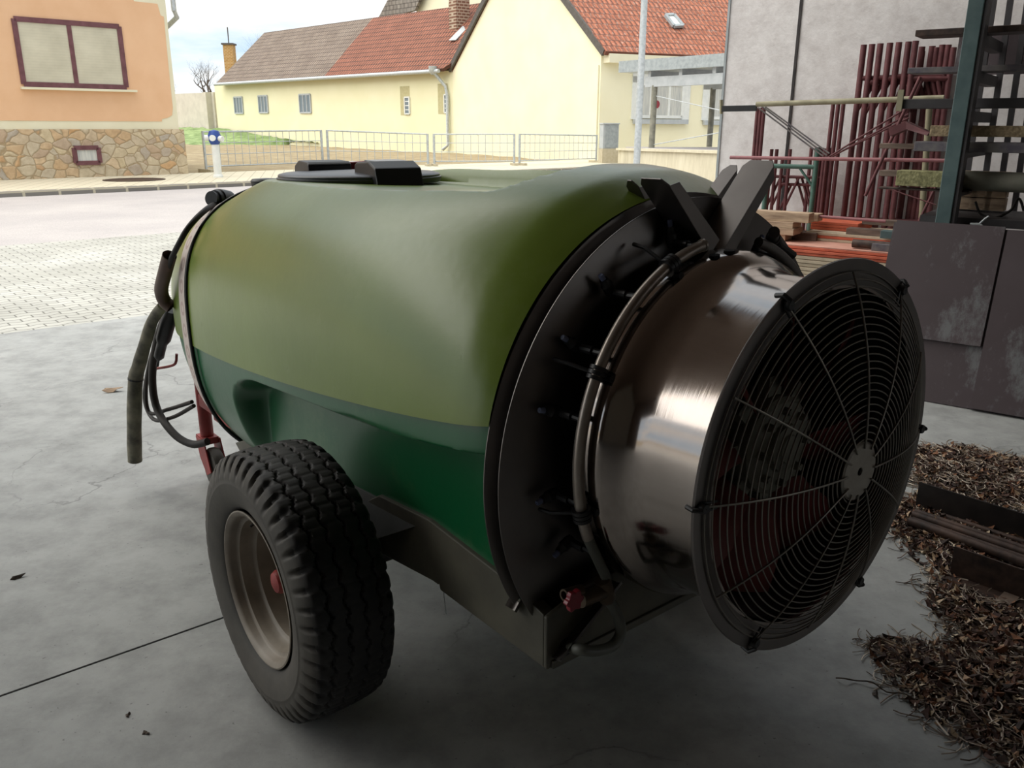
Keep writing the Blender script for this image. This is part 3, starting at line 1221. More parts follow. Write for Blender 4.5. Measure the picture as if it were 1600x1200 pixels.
channel('air_deflector', (.045, 1.315), (.205, 1.481), -.775, -.855, .035)
channel('air_deflector', (.015, 1.315), (-.168, 1.511), -.775, -.862, .030)
channel('air_deflector', (.035, 1.315), (.158, 1.472), -.690, -.728, .030)
channel('air_deflector', (.0, 1.315), (-.205, 1.497), -.690, -.735, .025)
# lower deflectors: trough with up-turned lips
def trough(x0, x1, py, pz, qy, qz, w, name='lower_deflector'):
    b = MB()
    A, T = Vector((0, py, pz)), Vector((0, qy, qz))
    d = (T - A).normalized()
    up_ = Vector((0, -d.z, d.y)) if d.y > 0 else Vector((0, d.z, -d.y))
    prof = []
    n = 8
    for i in range(n + 1):
        a = PI * i / n
        prof.append((x0 + (x1 - x0) * (.5 - .5 * math.cos(a)), -w * .35 * math.sin(a) + 0))
    vs = []
    for q in (A, T):
        for xx, h in prof:
            vs.append(q + Vector((xx, 0, 0)) + up_ * h)
    for q in (A, T):
        for xx, h in prof:
            vs.append(q + Vector((xx, 0, 0)) + up_ * (h - .003))
    K = n + 1
    fs = []
    for i in range(n):
        fs.append((i, i + 1, K + i + 1, K + i))
        fs.append((2 * K + i, 2 * K + i + 1, 3 * K + i + 1, 3 * K + i))
        fs.append((i, i + 1, 2 * K + i + 1, 2 * K + i))
        fs.append((K + i, K + i + 1, 3 * K + i + 1, 3 * K + i))
    fs.append((0, K, 3 * K, 2 * K))
    fs.append((n, K + n, 3 * K + n, 2 * K + n))
    b.add(vs, fs)
    return b.build(name, 'stainless_dull', SP, smooth=35)


for s_ in (1, -1):
    trough(-.776, -.862, s_ * .30, .60, s_ * .485, .475, .07)
    trough(-.705, -.738, s_ * .42, .66, s_ * .512, .545, .045)

# fan housing
FC = Vector((0, .0255, .917))
b = MB()
prof = [(-.838, .398), (-.842, .408), (-.90, .408), (-.918, .402), (-.935, .385), (-.955, .372), (-1.0, .368), (-1.10, .367), (-1.155, .369), (-1.160, .385), (-1.160, .36), (-1.10, .358), (-.95, .36), (-.90, .39), (-.838, .393)]
b.lathe([(h, r) for h, r in prof], FC, (1, 0, 0), (0, 1, 0), 128, closed=True)
fh = b.build('fan_housing', 'stainless', SP, smooth=40)
fh['label'] = 'polished stainless fan cylinder'
b = MB()
b.lathe([(-1.160, .366), (-1.166, .384), (-1.1665, .4185), (-1.163, .4195), (-1.160, .418), (-1.158, .384)], FC, (1, 0, 0), (0, 1, 0), 128, closed=True)
fl_ = b.build('fan_ring', 'stainless_dull', SP, smooth=30)
# inner liner
b = MB()
b.lathe([(-.80, .10), (-.80, .33), (-.9, .355), (-1.15, .3575)], FC, (1, 0, 0), (0, 1, 0), 64)
b.build('fan_duct', 'dark_steel', fh, smooth=40)
# holes in the collar
for qx, qy in ((1118, 401), (1141, 399)):
    b = MB()
    q = hl(qx, qy, 0, -.905) - FC
    a = math.atan2(q.z, q.y)
    d = Vector((0, math.cos(a), math.sin(a)))
    b.lathe([(-.006, .001), (.004, .001), (.004, .012), (-.006, .012)], FC + Vector((-.902, 0, 0)) + d * .407, d, (1, 0, 0), 20)
    b.build('collar_hole', 'black_hole', fh)

# guard
RG = .393


def gx(r):
    return -1.170 - .076 * (1 - (r / RG) ** 2.4)


b = MB()
nr = 24
for i in range(nr):
    r = lerp(.068, RG, i / (nr - 1))
    b.ring(FC + Vector((gx(r), 0, 0)), (0, 1, 0), (0, 0, 1), r, .00165, 96, 6)
cl_a = [math.atan2(q[1] - FC.z, q[0] - FC.y) for q in ((.22, 1.275), (-.207, 1.259), (-.39, .897), (-.186, .546), (.233, .566), (.432, .929))]
spk_a = []
for i in range(6):
    a0 = cl_a[i]
    a1 = cl_a[(i + 1) % 6]
    dlt = (a1 - a0) % (2 * PI)
    if dlt > PI:
        dlt -= 2 * PI
    spk_a += [a0, a0 + dlt / 2]
for a in spk_a:
    d = Vector((0, math.cos(a), math.sin(a)))
    pts = [FC + d * r + Vector((gx(r) - .003, 0, 0)) for r in [lerp(.05, RG, k / 12) for k in range(13)]]
    b.tube(pts, .0022, 6)
gd = b.build('fan_guard', 'wire', SP, smooth=60)
gd['label'] = 'domed spiral-ringed wire guard over the fan'
b = MB()
b.lathe([(-1.2455, .009), (-1.2455, .058), (-1.2425, .062), (-1.2415, .062), (-1.2415, .009)], FC, (1, 0, 0), (0, 1, 0), 48, closed=True)
b.build('guard_plate', plain('guard_plate_metal', '#8f8a82', '#a39e96', .5, metal=.5, scale=20), gd, smooth=30)
for a in cl_a:
    d = Vector((0, math.cos(a), math.sin(a)))
    t = Vector((0, -d.z, d.y))
    c = FC + d * .402
    b = MB()
    b.lathe([(-.012, .001), (-.012, .009), (-.008, .011), (0, .011)], c + Vector((-1.168, 0, 0)), (1, 0, 0), d, 12)
    b.tube([c + Vector((-1.172, 0, 0)) + t * .009, c - d * .035 + Vector((-1.176, 0, 0)) + t * .006], .0025, 6)
    b.tube([c + Vector((-1.172, 0, 0)) - t * .009, c - d * .035 + Vector((-1.176, 0, 0)) - t * .006], .0025, 6)
    b.tube([c + d * .010 + Vector((-1.180, 0, 0)), c + d * .022 + Vector((-1.168, 0, 0)), c + d * .018 + Vector((-1.150, 0, 0))], .005, 8)
    b.build('guard_clip', 'black_plastic', gd, smooth=35)

# rotor
b = MB()
b.lathe([(-1.085, .001), (-1.085, .030), (-1.080, .034), (-1.078, .052), (-1.065, .056), (-1.060, .100), (-1.052, .110), (-1.00, .115), (-.95, .112), (-.94, .08)], FC, (1, 0, 0), (0, 1, 0), 64)
for i in range(8):
    a = 2 * PI * i / 8
    d = Vector((0, math.cos(a), math.sin(a)))
    b.lathe([(0, .001), (-.016, .001), (-.018, .008), (0, .010)], FC + Vector((-1.062, 0, 0)) + d * .082, (1, 0, 0), d, 6)
    b.bar(FC + Vector((-1.02, 0, 0)) + d * .10, FC + Vector((-1.02, 0, 0)) + d * .155, .045, .03, up=(1, 0, 0))
hb = b.build('fan_hub', 'hub_casting', SP, smooth=30)
for i in range(8):
    a = 2 * PI * i / 8 + .2
    d = Vector((0, math.cos(a), math.sin(a)))
    t = Vector((0, -d.z, d.y))
    b = MB()
    vs = []
    K = 7
    J = 6
    for j in range(J + 1):
        r = lerp(.13, .350, j / J)
        ch = lerp(.05, .085, sstep(.13, .26, r))
        tw = lerp(.95, .50, j / J)
        for sgn in (0, 1):
            for k in range(K):
                u = k / (K - 1) * 2 - 1
                cam_ = .012 * (1 - u * u)
                p = FC + Vector((-1.02, 0, 0)) + d * r + t * (u * ch * math.cos(tw)) + Vector((u * ch * math.sin(tw), 0, 0)) + Vector((-cam_ * math.cos(tw), 0, 0)) + Vector((.004 * sgn, 0, 0))
                vs.append(p)
    fs = []
    S2 = 2 * K
    for j in range(J):
        for k in range(K - 1):
            fs.append((j * S2 + k, j * S2 + k + 1, (j + 1) * S2 + k + 1, (j + 1) * S2 + k))
            fs.append((j * S2 + K + k, j * S2 + K + k + 1, (j + 1) * S2 + K + k + 1, (j + 1) * S2 + K + k))
        fs.append((j * S2, j * S2 + K, (j + 1) * S2 + K, (j + 1) * S2))
        fs.append((j * S2 + K - 1, j * S2 + 2 * K - 1, (j + 1) * S2 + 2 * K - 1, (j + 1) * S2 + K - 1))
    for k in range(K - 1):
        fs.append((k, k + 1, K + k + 1, K + k))
        fs.append((J * S2 + k, J * S2 + k + 1, J * S2 + K + k + 1, J * S2 + K + k))
    b.add(vs, fs)
    b.build('fan_blade', 'red_blade', hb, smooth=30)

# spray pipe (left half ring down to the valve, right half)
PX = -.88
PR = .432
def ppt(a, r=PR, x=PX):
    return FC + Vector((x, r * math.cos(a), r * math.sin(a)))
aL0 = math.radians(79)
pl_ = [ppt(lerp(aL0, math.radians(-22), i / 40)) for i in range(41)]
b = MB()
b.tube(pl_, .0125, 14)
b.tube([pl_[0], pl_[0] + (pl_[0] - pl_[1]).normalized() * .006], .0145, 14)
sp = b.build('spray_pipe', plain('pipe_metal', '#8d847c', '#a39a91', .35, metal=.7, scale=20), SP, smooth=50)
pr_ = [ppt(lerp(math.radians(106), math.radians(202), i / 40)) for i in range(41)]
b = MB()
b.tube(pr_, .0125, 14)
b.build('spray_pipe', 'stainless_dull', SP, smooth=50)
# valve, hoses at the pipe end
vv0 = hl(943, 915, 0, -.88)
b = MB()
b.tube([pl_[-1], hl(928, 861, 0, -.88), hl(943, 893, 0, -.88), hl(948, 905, 0, -.88)], .0115, 12, smooth=4)
b.build('lower_hose', 'hose_grey', sp, smooth=60)
b = MB()
b.lathe([(-.03, .001), (-.03, .017), (-.02, .02), (.02, .02), (.03, .017), (.03, .001)], hl(945, 922, 0, -.88), (0, .35, 1), (1, 0, 0), 20)
b.lathe([(-.055, .001), (-.055, .019), (.03, .019), (.03, .001)], hl(935, 925, 0, -.88), (0, -1, -.05), (1, 0, 0), 20)
b.lathe([(0, .001), (0, .013), (.05, .013), (.05, .009), (.02, .009), (.02, .001)], hl(908, 922, 0, -.88), (0, 1, .12), (1, 0, 0), 18)
b.build('ball_valve', 'brass', sp, smooth=35)
b = MB()
c = hl(897, 938, 0, -.895)
vs = []
for i in range(24):
    a = 2 * PI * i / 24
    r = .022 * (1 + .16 * math.cos(6 * a))
    vs.append(c + Vector((-.006, r * math.cos(a), r * math.sin(a))))
b.prism(vs, (.014, 0, 0))
b.build('valve_handle', 'red_plastic', sp, bevel=.002)['label'] = 'small red valve knob'
b = MB()
b.tube([hl(949, 935, 0, -.88), hl(962, 955, 0, -.885), hl(970, 985, 0, -.89), hl(958, 1008, 0, -.895), hl(932, 1017, 0, -.895), hl(905, 1015, 0, -.88), hl(885, 1010, 0, -.815)], .0125, 12, smooth=6)
b.build('drain_hose', 'hose_grey', SP, smooth=60)
b = MB()
b.lathe([(0, .012), (0, .022), (.006, .022), (.006, .012)], hl(884, 1010, 0, -.822), (-1, 0, 0), (0, 1, 0), 20, closed=True)
b.build('hose_grommet', 'black_plastic', SP, smooth=30)
# pipe clamps
for q in ((.398, 1.106), (.436, .818), (.2, 1.294)):
    a = math.atan2(q[1] - FC.z, q[0] - FC.y)
    p = ppt(a)
    t = Vector((0, -math.sin(a), math.cos(a)))
    d = Vector((0, math.cos(a), math.sin(a)))
    b = MB()
    for k in (-1, 0, 1):
        b.lathe([(-.004, .013), (-.004, .020), (.004, .020), (.004, .013)], p + t * (.010 * k), t, d, 20, closed=True)
    b.lathe([(-.012, .001), (-.012, .008), (.012, .008), (.012, .001)], p - d * .022 + Vector((-.012, 0, 0)), (1, 0, 0), d, 8)
    b.tube([p + Vector((.01, 0, 0)), p + Vector((.06, 0, 0)) + d * .035, p + Vector((.09, 0, 0)) + d * .04], .0045, 8)
    b.build('pipe_clamp', 'black_plastic', sp, smooth=35)
# nozzles
NZ = [(.40, 1.155), (.452, 1.022), (.462, .835), (.425, .70), (.305, 1.262), (.113, 1.345)]
NZ += [(-.21, 1.31), (-.32, 1.25), (-.39, 1.15), (-.44, 1.02)]
for (yy, zz) in NZ:
    a = math.atan2(zz - FC.z, yy - FC.y)
    d = Vector((0, math.cos(a), math.sin(a)))
    t = Vector((0, -d.z, d.y))
    p = FC + d * .445 + Vector((-.80, 0, 0))
    b = MB()
    b.lathe([(-.022, .001), (-.022, .010), (-.01, .013), (.008, .013), (.012, .010), (.024, .009), (.024, .001)], p, d, (1, 0, 0), 14)
    b.tube([p - d * .01, p - d * .015 + Vector((-.04, 0, 0)), ppt(a)], .007, 8)
    b.lathe([(-.016, .001), (-.016, .009), (.016, .009), (.016, .001)], p + Vector((-.03, 0, 0)) - d * .012, (1, 0, 0), d, 10)
    nz = b.build('spray_nozzle', 'black_plastic', SP, smooth=35)
    b = MB()
    b.lathe([(.024, .001), (.024, .006), (.036, .006), (.038, .005), (.038, .001)], p, d, (1, 0, 0), 12)
    b.build('nozzle_tip', 'nozzle', nz, smooth=35)
# right-hand pipe connector seen above the housing
b = MB()
p = FC + Vector((-.87, -.19, .425))
b.lathe([(-.03, .001), (-.03, .014), (.02, .014), (.02, .018), (.03, .018), (.03, .001)], p, (.5, -.7, -.3), (0, 0, 1), 18)
b.tube([p + Vector((.01, -.02, 0)), p + Vector((.03, -.07, -.03)), p + Vector((.02, -.12, -.06))], .010, 10)
b.build('pipe_connector', 'dark_steel', SP, smooth=35)
# ================================================================== GROUND
def quad_uv(b, pts, origin, ud, vd):
    o = Vector(origin)
    ud, vd = Vector(ud).normalized(), Vector(vd).normalized()
    b.add(pts, [tuple(range(len(pts)))], [[((Vector(p) - o).dot(ud), (Vector(p) - o).dot(vd)) for p in pts]])
    return b


def slab(name, pts, z, th, mat, ud=(1, 0, 0)):
    # flat slab with UVs in metres on the top
    b = MB()
    n = len(pts)
    top = [Vector((p[0], p[1], z)) for p in pts]
    bot = [Vector((p[0], p[1], z - th)) for p in pts]
    ud = Vector(ud).normalized()
    vd = Vector((-ud.y, ud.x, 0))
    uv = [[(p.dot(ud), p.dot(vd)) for p in top], [(0, 0)] * n]
    fs = [tuple(range(n)), tuple(range(2 * n - 1, n - 1, -1))]
    for i in range(n):
        fs.append((i, n + i, n + (i + 1) % n, (i + 1) % n))
        a, c = top[i], top[(i + 1) % n]
        uv.append([(a.dot(ud), 0), (a.dot(ud), th), (c.dot(ud), th), (c.dot(ud), 0)])
    b.add(top + bot, fs, uv)
    return b.build(name, mat, uvs=True)


def line(p, q, t):
    p, q = Vector(p), Vector(q)
    return p + (q - p).normalized() * t


pv0, pv1 = Vector((-4.039, 6.446, 0)), Vector((-3.16, 7.164, 0))
rd0, rd1 = Vector((-6.921, 11.388, 0)), Vector((-5.051, 13.017, 0))
kb0, kb1 = Vector((-11.391, 19.052, 0)), Vector((-7.034, 23.015, 0))
KD = (kb1 - kb0).normalized()
KN = Vector((-KD.y, KD.x, 0))
A = line(pv0, pv1, -16)
B = line(pv0, pv1, 22)
struct(slab('floor', [(9, -7), (14, -7), (14, 17), B, A, (-14, -7)], 0, .2, 'floor'), 'grey concrete floor with fine cracks', 'floor')
C_ = line(rd0, rd1, -25)
D_ = line(rd0, rd1, 40)
struct(slab('ground_pavers', [A, B, D_, C_], -.002, .2, 'pavers', (rd1 - rd0)), 'interlocking pavers outside the hall', 'paving')
E_ = kb0 - KD * 40
F_ = kb0 + KD * 70
struct(slab('ground_road', [C_, D_, F_, E_], -.012, .2, 'asphalt', KD), 'grey asphalt street', 'road')
struct(slab('ground_kerb', [E_, F_, F_ + KN * .36, E_ + KN * .36], .10, .3, 'kerb', KD), 'row of dark kerb stones', 'kerb')
sb0, sb1 = Vector((-13.863, 23.291, 0)), Vector((-10.049, 26.788, 0))
w_side = (sb0 - kb0).dot(KN)
struct(slab('ground_sidewalk', [E_ + KN * .36, F_ + KN * .36, F_ + KN * (w_side + .3), E_ + KN * (w_side + .3)], .09, .3, 'sidewalk', KD), 'pale paved sidewalk', 'sidewalk')
# open lot behind
b = MB()
nx, ny = 70, 60
P0 = E_ + KN * (w_side + .25)
vs = []
for j in range(ny + 1):
    for i in range(nx + 1):
        p = P0 + KD * (110 * i / nx) + KN * (70 * (j / ny) ** 1.2)
        h = .04 + .05 * math.sin(p.x * 1.7) * math.sin(p.y * 1.3) * sstep(0, 4, 70 * (j / ny))
        rise = sstep(38, 66, p.y) * sstep(-3, -14, p.x) * .1
        p.z = h + rise - .01
        vs.append(p)
fs = []
for j in range(ny):
    for i in range(nx):
        k = j * (nx + 1) + i
        fs.append((k, k + 1, k + nx + 2, k + nx + 1))
b.add(vs, fs)
struct(b.build('ground_lot', 'dirt', smooth=60), 'bare dry earth building lot', 'ground')

b = MB()
b.box((0, 40, -.45), (400, 400, .2))
struct(b.build('ground_base', 'dirt'), 'surrounding ground', 'ground')

# floor joint and debris
b = MB()
j0, j1 = atz(-40, 1102), atz(352, 964)
b.bar(j0 + Vector((0, 0, .0006)), j1 + Vector((0, 0, .0006)), .006, .002)
struct(b.build('trim_1', 'black_hole'), 'dark joint in the concrete floor', 'joint')


def leafshape(c, r, rot, tilt, mat='leaf_dark', name='dry_leaf', label=None, group=None):
    b = MB()
    n = 10
    vs = []
    for i in range(n):
        a = 2 * PI * i / n
        rr = r * (1 + .3 * math.cos(3 * a + rot) + .15 * math.cos(5 * a))
        x_, y_ = rr * math.cos(a), .6 * rr * math.sin(a)
        vs.append(Vector((x_, y_, .25 * r * math.cos(2 * a) + .3 * r)))
    R = Matrix.Rotation(rot, 3, 'Z') @ Matrix.Rotation(tilt, 3, 'X')
    vs = [R @ v + Vector(c) for v in vs]
    ce = sum(vs, Vector()) / n + Vector((0, 0, .2 * r))
    b.add(vs + [ce], [(i, (i + 1) % n, n) for i in range(n)])
    b.add([v - Vector((0, 0, .002)) for v in vs + [ce]], [((i + 1) % n, i, n) for i in range(n)])
    o = b.build(name, mat, recenter=True)
    if label:
        tag(o, label, 'leaf', group)
    return o


leafshape(atz(27, 903), .022, .7, .1, label='curled dark dry leaf alone on floor left of the tyre')
leafshape(atz(200, 1118), .010, 1.7, .1, label='tiny dark crumb on floor near bottom left', name='floor_crumb')
leafshape(atz(228, 1146), .011, 2.7, .1, label='tiny dark crumb on floor just below another', name='floor_crumb')
leafshape(atz(175, 612), .05, .2, .0, mat='wood', label='pale flat litter scrap on floor left of hanging hose', name='litter_scrap')
leafshape(atz(1368, 1086), .014, 1.2, .1, label='small dark clod beside the long twig', name='floor_clod')
b = MB()
q = [atz(1306, 1062), atz(1318, 1068), atz(1336, 1066), atz(1362, 1074), atz(1385, 1084), atz(1412, 1092), atz(1440, 1104)]
b.tube([p + Vector((0, 0, .006 + .012 * (i % 2))) for i, p in enumerate(q)], .0022, 6, smooth=3)
tag(b.build('twig', 'leaf_dark', recenter=True), 'long dark thin twig sticking out of the leaf pile over floor', 'twig')

# ================================================================== STONE-PLINTH HOUSE
HN = KN.copy()
hd = (sb1 - sb0).normalized()
hn = Vector((-hd.y, hd.x, 0))         # away from the street


def hp(px, py, off=0):
    return atp(px, py, sb0 + hn * off, hn)


HS = empty('corner_house', sb1)
HS.rotation_euler = (0, 0, 0)
tag(HS, 'orange rendered house with flagstone plinth at street corner', 'house')


def P(o):                       # make world-built child keep place under an empty at o
    return o


def attach(o, par):
    o.parent = par
    base = par.location
    if par.type == 'EMPTY':
        o.location = o.location - base
    return o


def wallface(b, quad, dirv, th, n):
    # quad: points on plane (front), extruded backwards by th along n, uv in metres
    o = quad[0]
    ud = Vector(dirv).normalized()
    k = len(quad)
    fr = [Vector(p) for p in quad]
    bk = [p + n * th for p in fr]
    uvf = [((p - o).dot(ud), p.z) for p in fr]
    fs = [tuple(range(k)), tuple(range(2 * k - 1, k - 1, -1))]
    uv = [uvf, [(0, 0)] * k]
    for i in range(k):
        fs.append((i, k + i, k + (i + 1) % k, (i + 1) % k))
        d0 = (fr[i] - o).dot(ud)
        d1 = (fr[(i + 1) % k] - o).dot(ud)
        uv.append([(d0, fr[i].z), (d0 + th, fr[i].z), (d1 + th, fr[(i + 1) % k].z), (d1, fr[(i + 1) % k].z)])
    b.add(fr + bk, fs, uv)
    return b


corner = sb1.copy()                       # right corner of plinth
zpl = hp(200, 202).z
cu = hp(288, 203)                         # wall corner above plinth
# main wall block
zt = 7.5
wl = sb0 - hd * 14
b = MB()
off = .07
q0 = corner - hd * .12
wallface(b, [wl + hn * off + Vector((0, 0, 0)), q0 + hn * off, q0 + hn * off + Vector((0, 0, zt)), wl + hn * off + Vector((0, 0, zt))], hd, 8, hn)
attach(b.build('wall', 'cream', uvs=True), HS)
b = MB()
wallface(b, [wl, corner, corner + Vector((0, 0, zpl)), wl + Vector((0, 0, zpl))], hd, 8.2, hn)
attach(b.build('stone_plinth', 'flagstone', uvs=True), HS)['label'] = 'flagstone clad base'
# orange render field with stepped right border
bd = [(209, 2), (246, 6), (251, 24), (256, 26), (262, 90), (266, 130), (270, 168), (269, 180), (262, 184), (253, 186), (253, 189)]
ptsr = [hp(x, y, off - .012) for x, y in bd]
ztop_or = hp(209, -60, off - .012).z
base_l = hp(-300, 189, off - .012)
zb_ = hp(120, 189, off - .012).z
poly = [Vector((wl.x, wl.y, 0)) + hn * (off - .012) + hd * .2 + Vector((0, 0, zb_))]
poly += [ptsr[-1] * 1.0] + list(reversed(ptsr[:-1]))
pt = ptsr[0].copy()
pt.z = 6.5
poly += [pt, Vector((wl.x, wl.y, 0)) + hn * (off - .012) + hd * .2 + Vector((0, 0, 6.5))]
poly[1].z = zb_
b = MB()
wallface(b, poly, hd, .02, hn)
attach(b.build('orange_render', 'orange_wall', uvs=True), HS)
# roof (out of view) and downpipe
b = MB()
e0 = wl - hn * .5 + Vector((0, 0, zt))
e1 = q0 - hn * .5 + hd * .3 + Vector((0, 0, zt))
r0 = wl + hn * 4 + Vector((0, 0, zt + 3.5))
r1 = q0 + hn * 4 + hd * .3 + Vector((0, 0, zt + 3.5))
k0 = wl + hn * 8.5 + Vector((0, 0, zt))
k1 = q0 + hn * 8.5 + hd * .3 + Vector((0, 0, zt))
sl_ = (r0 - e0).normalized()
quad_uv(b, [e0, e1, r1, r0], e0, hd, sl_)
quad_uv(b, [k1, k0, r0, r1], k0, hd, (r0 - k0).normalized())
b.add([e1, k1, r1], [(0, 1, 2)], [[(0, 0)] * 3])
attach(b.build('roof', 'roof_red', uvs=True), HS)
b = MB()
c = hp(271, 8)
b.tube([c + Vector((0, 0, 3)), c + Vector((0, 0, -.15)), c + hn * .2 + hd * .15 + Vector((0, 0, -.3)), c + hn * 1 + hd * .15 + Vector((0, 0, -.5))], .07, 10)
attach(b.build('downpipe', 'galv', smooth=40), HS)


def rect(p00, p10, p11, p01):
    return [p00, p10, p11, p01]


def bars(par, name, pts, w, d, n, mat, closed=True, push=0):
    b = MB()
    k = len(pts)
    for i in range(k if closed else k - 1):
        b.bar(pts[i] + n * push, pts[(i + 1) % k] + n * push, w, d, up=n)
    return attach(b.build(name, mat), par)


def inset_window(par, tl, tr, br, bl, n, name='window', depth=.12, frame_mat='window_wood', fw=.09, pane_mat='blind', div=(.5,), slide=0, hbars=()):
    # corners on the wall plane ; n points into the building
    c = [Vector(p) for p in (bl, br, tr, tl)]
    b = MB()
    for i in range(4):
        b.bar(c[i] + n * .0, c[(i + 1) % 4] + n * .0, fw, .10, up=n)
    for t in div:
        b.bar(lerp(c[0], c[1], t), lerp(c[3], c[2], t), fw * .9, .08, up=n)
    for t in hbars:
        b.bar(lerp(c[0], c[3], t), lerp(c[1], c[2], t), fw * .6, .05, up=n)
    f = attach(b.build(name, frame_mat), par)
    ud = (c[1] - c[0]).normalized()
    ts = [0] + list(div) + [1]
    for t0, t1 in zip(ts, ts[1:]):
        b = MB()
        q = [lerp(c[0], c[1], t0), lerp(c[0], c[1], t1), lerp(c[3], c[2], t1), lerp(c[3], c[2], t0)]
        q = [p - n * .02 for p in q]
        wallface(b, q, ud, .01, n)
        p_ = b.build('pane', pane_mat, uvs=True)
        p_.parent = f
    return f


tl, tr, br_, bl_ = hp(22, 30, off), hp(186, 41, off), hp(196, 136, off), hp(36, 132, off)
# keep it a true rectangle
zt_, zb2 = (tl.z + tr.z) / 2, (bl_.z + br_.z) / 2
s0 = ((tl - wl).dot(hd) + (bl_ - wl).dot(hd)) / 2
s1 = ((tr - wl).dot(hd) + (br_ - wl).dot(hd)) / 2
def hw(s, z, o=off):
    return wl + hd * s + hn * o + Vector((0, 0, z))
inset_window(HS, hw(s0, zt_), hw(s1, zt_), hw(s1, zb2), hw(s0, zb2), hn, fw=.13)['label'] = 'two-sash window with brown frame and drawn blinds'
b = MB()
b.bar(hw(s0 - .1, zb2 - .1, off - .06), hw(s1 + .25, zb2 - .1, off - .06), .22, .06)
attach(b.build('window_sill', 'cream'), HS)
# cellar window
c0, c1 = hp(115, 231), hp(156, 254)
sa, sb_ = (c0 - wl).dot(hd), (c1 - wl).dot(hd)
inset_window(HS, hw(sa, c0.z, -.01), hw(sb_, c0.z, -.01), hw(sb_, c1.z, -.01), hw(sa, c1.z, -.01), hn, fw=.12, div=(), pane_mat='curtain')['label'] = 'small cellar window in brown frame'

# ================================================================== LONG HOUSE + GABLE HOUSE
DA = Vector((-.7096, .7046, 0))
NA = Vector((.7046, .7096, 0))                 # away from camera side
W1 = atz(709, 240)
W2 = atz(934, 255)


def ap(px, py, off=0):
    return atp(px, py, W1 + NA * off, NA)


LH = empty('long_house', W1 + DA * 8)
tag(LH, 'long low pale yellow house with half brown half red tiled roof', 'house')
sL = (ap(341, 200) - W1).dot(DA)
zE = (ap(345, 131).z + ap(690, 112).z) / 2
b = MB()
# wall with niches left as separate recessed boxes
a0 = W1 - DA * .1
a1 = W1 + DA * sL
wallface(b, [a1, a0, a0 + Vector((0, 0, zE)), a1 + Vector((0, 0, zE))], -DA, 8, NA)
attach(b.build('wall', 'yellow_b', uvs=True), LH)
# roof
eo = -.55


def rp(px, py):
    return ap(px, py, 4.0)


zR = (rp(413, 51).z + rp(712, 10).z) / 2
sE0 = (ap(338, 129, eo) - W1).dot(DA)
sR0 = (rp(413, 51) - W1).dot(DA)
sm_e = (ap(507, 120, eo) - W1).dot(DA)
sm_r = (rp(583, 28) - W1).dot(DA)
zEe = (ap(338, 129, eo).z + ap(686, 108, eo).z) / 2


def rq(sa_, so_, z):
    return W1 + DA * sa_ + NA * so_ + Vector((0, 0, z))


def roofquad(name, mat, e_a, e_b, r_a, r_b, par, th=.18):
    b = MB()
    d = (e_b - e_a).normalized()
    up_ = (r_a - e_a)
    up_ = (up_ - d * up_.dot(d)).normalized()
    nn_ = d.cross(up_).normalized()
    if nn_.z < 0:
        nn_ = -nn_
    q = [e_a, e_b, r_b, r_a]
    n = 4
    uv = [((p - e_a).dot(d), (p - e_a).dot(up_)) for p in q]
    top = [p for p in q]
    bot = [p - nn_ * th for p in q]
    fs = [(0, 1, 2, 3), (7, 6, 5, 4)] + [(i, 4 + i, 4 + (i + 1) % 4, (i + 1) % 4) for i in range(4)]
    b.add(top + bot, fs, [uv, uv] + [[(0, 0)] * 4] * 4)
    return attach(b.build(name, mat, uvs=True), par)


smid = (sm_e + sm_r) / 2
roofquad('brown_roof', 'roof_brown', rq(sE0, eo, zEe), rq(sm_e, eo, zEe), rq(sR0, 4, zR), rq(sm_r, 4, zR), LH)
roofquad('red_roof', 'roof_red', rq(sm_e, eo, zEe), rq(.2, eo, zEe), rq(sm_r, 4, zR), rq(-4.5, 4, zR + .0), LH)
roofquad('back_roof', 'roof_brown', rq(sE0, 8.5, zEe), rq(-2, 8.5, zEe), rq(sR0, 4, zR), rq(-4.5, 4, zR), LH)
b = MB()
b.add([rq(sE0 - .3, 0, 0), rq(sE0 - .3, 8, 0), rq(sE0 - .3, 8, zEe), rq(sR0 + .2, 4, zR - .2), rq(sE0 - .3, 0, zEe)], [(0, 1, 2, 3, 4)])
attach(b.build('end_wall', 'yellow_b'), LH)
b = MB()
b.tube([rq(sE0 + .1, eo - .1, zEe - .12), rq(.4, eo - .1, zEe - .12)], .11, 10)
attach(b.build('gutter', 'galv', smooth=40), LH)
b = MB()
dpx = ap(701, 130).copy()
sd_ = (ap(701, 130) - W1).dot(DA)
sd2 = (ap(703, 220) - W1).dot(DA)
b.tube([rq(sd_ + .5, eo - .1, zEe - .15), rq(sd_ + .1, -.15, zEe - .9), rq(sd2, -.15, zEe - 1.4), rq(sd2, -.15, .45), rq(sd2 + .3, -.3, .2)], .09, 10)
b.lathe([(0, .10), (.15, .22), (.45, .24)], rq(sd_ + .55, eo - .1, zEe - .3), (0, 0, 1), (1, 0, 0), 12)
attach(b.build('downpipe', 'galv', smooth=40), LH)
for (x0, x1, y0, y1) in ((366, 381, 152, 177), (404, 420, 150, 176), (468, 487, 148, 176)):
    t_l, b_r = ap(x0, y0), ap(x1, y1)
    sa_, sb_ = (t_l - W1).dot(DA), (b_r - W1).dot(DA)
    f = inset_window(LH, rq(sa_, -.03, t_l.z), rq(sb_, -.03, t_l.z), rq(sb_, -.03, b_r.z), rq(sa_, -.03, b_r.z), NA, fw=.10, frame_mat='grey_paint', pane_mat='glass', div=(.33, .66))
    f['label'] = 'small barred window with pale frame'
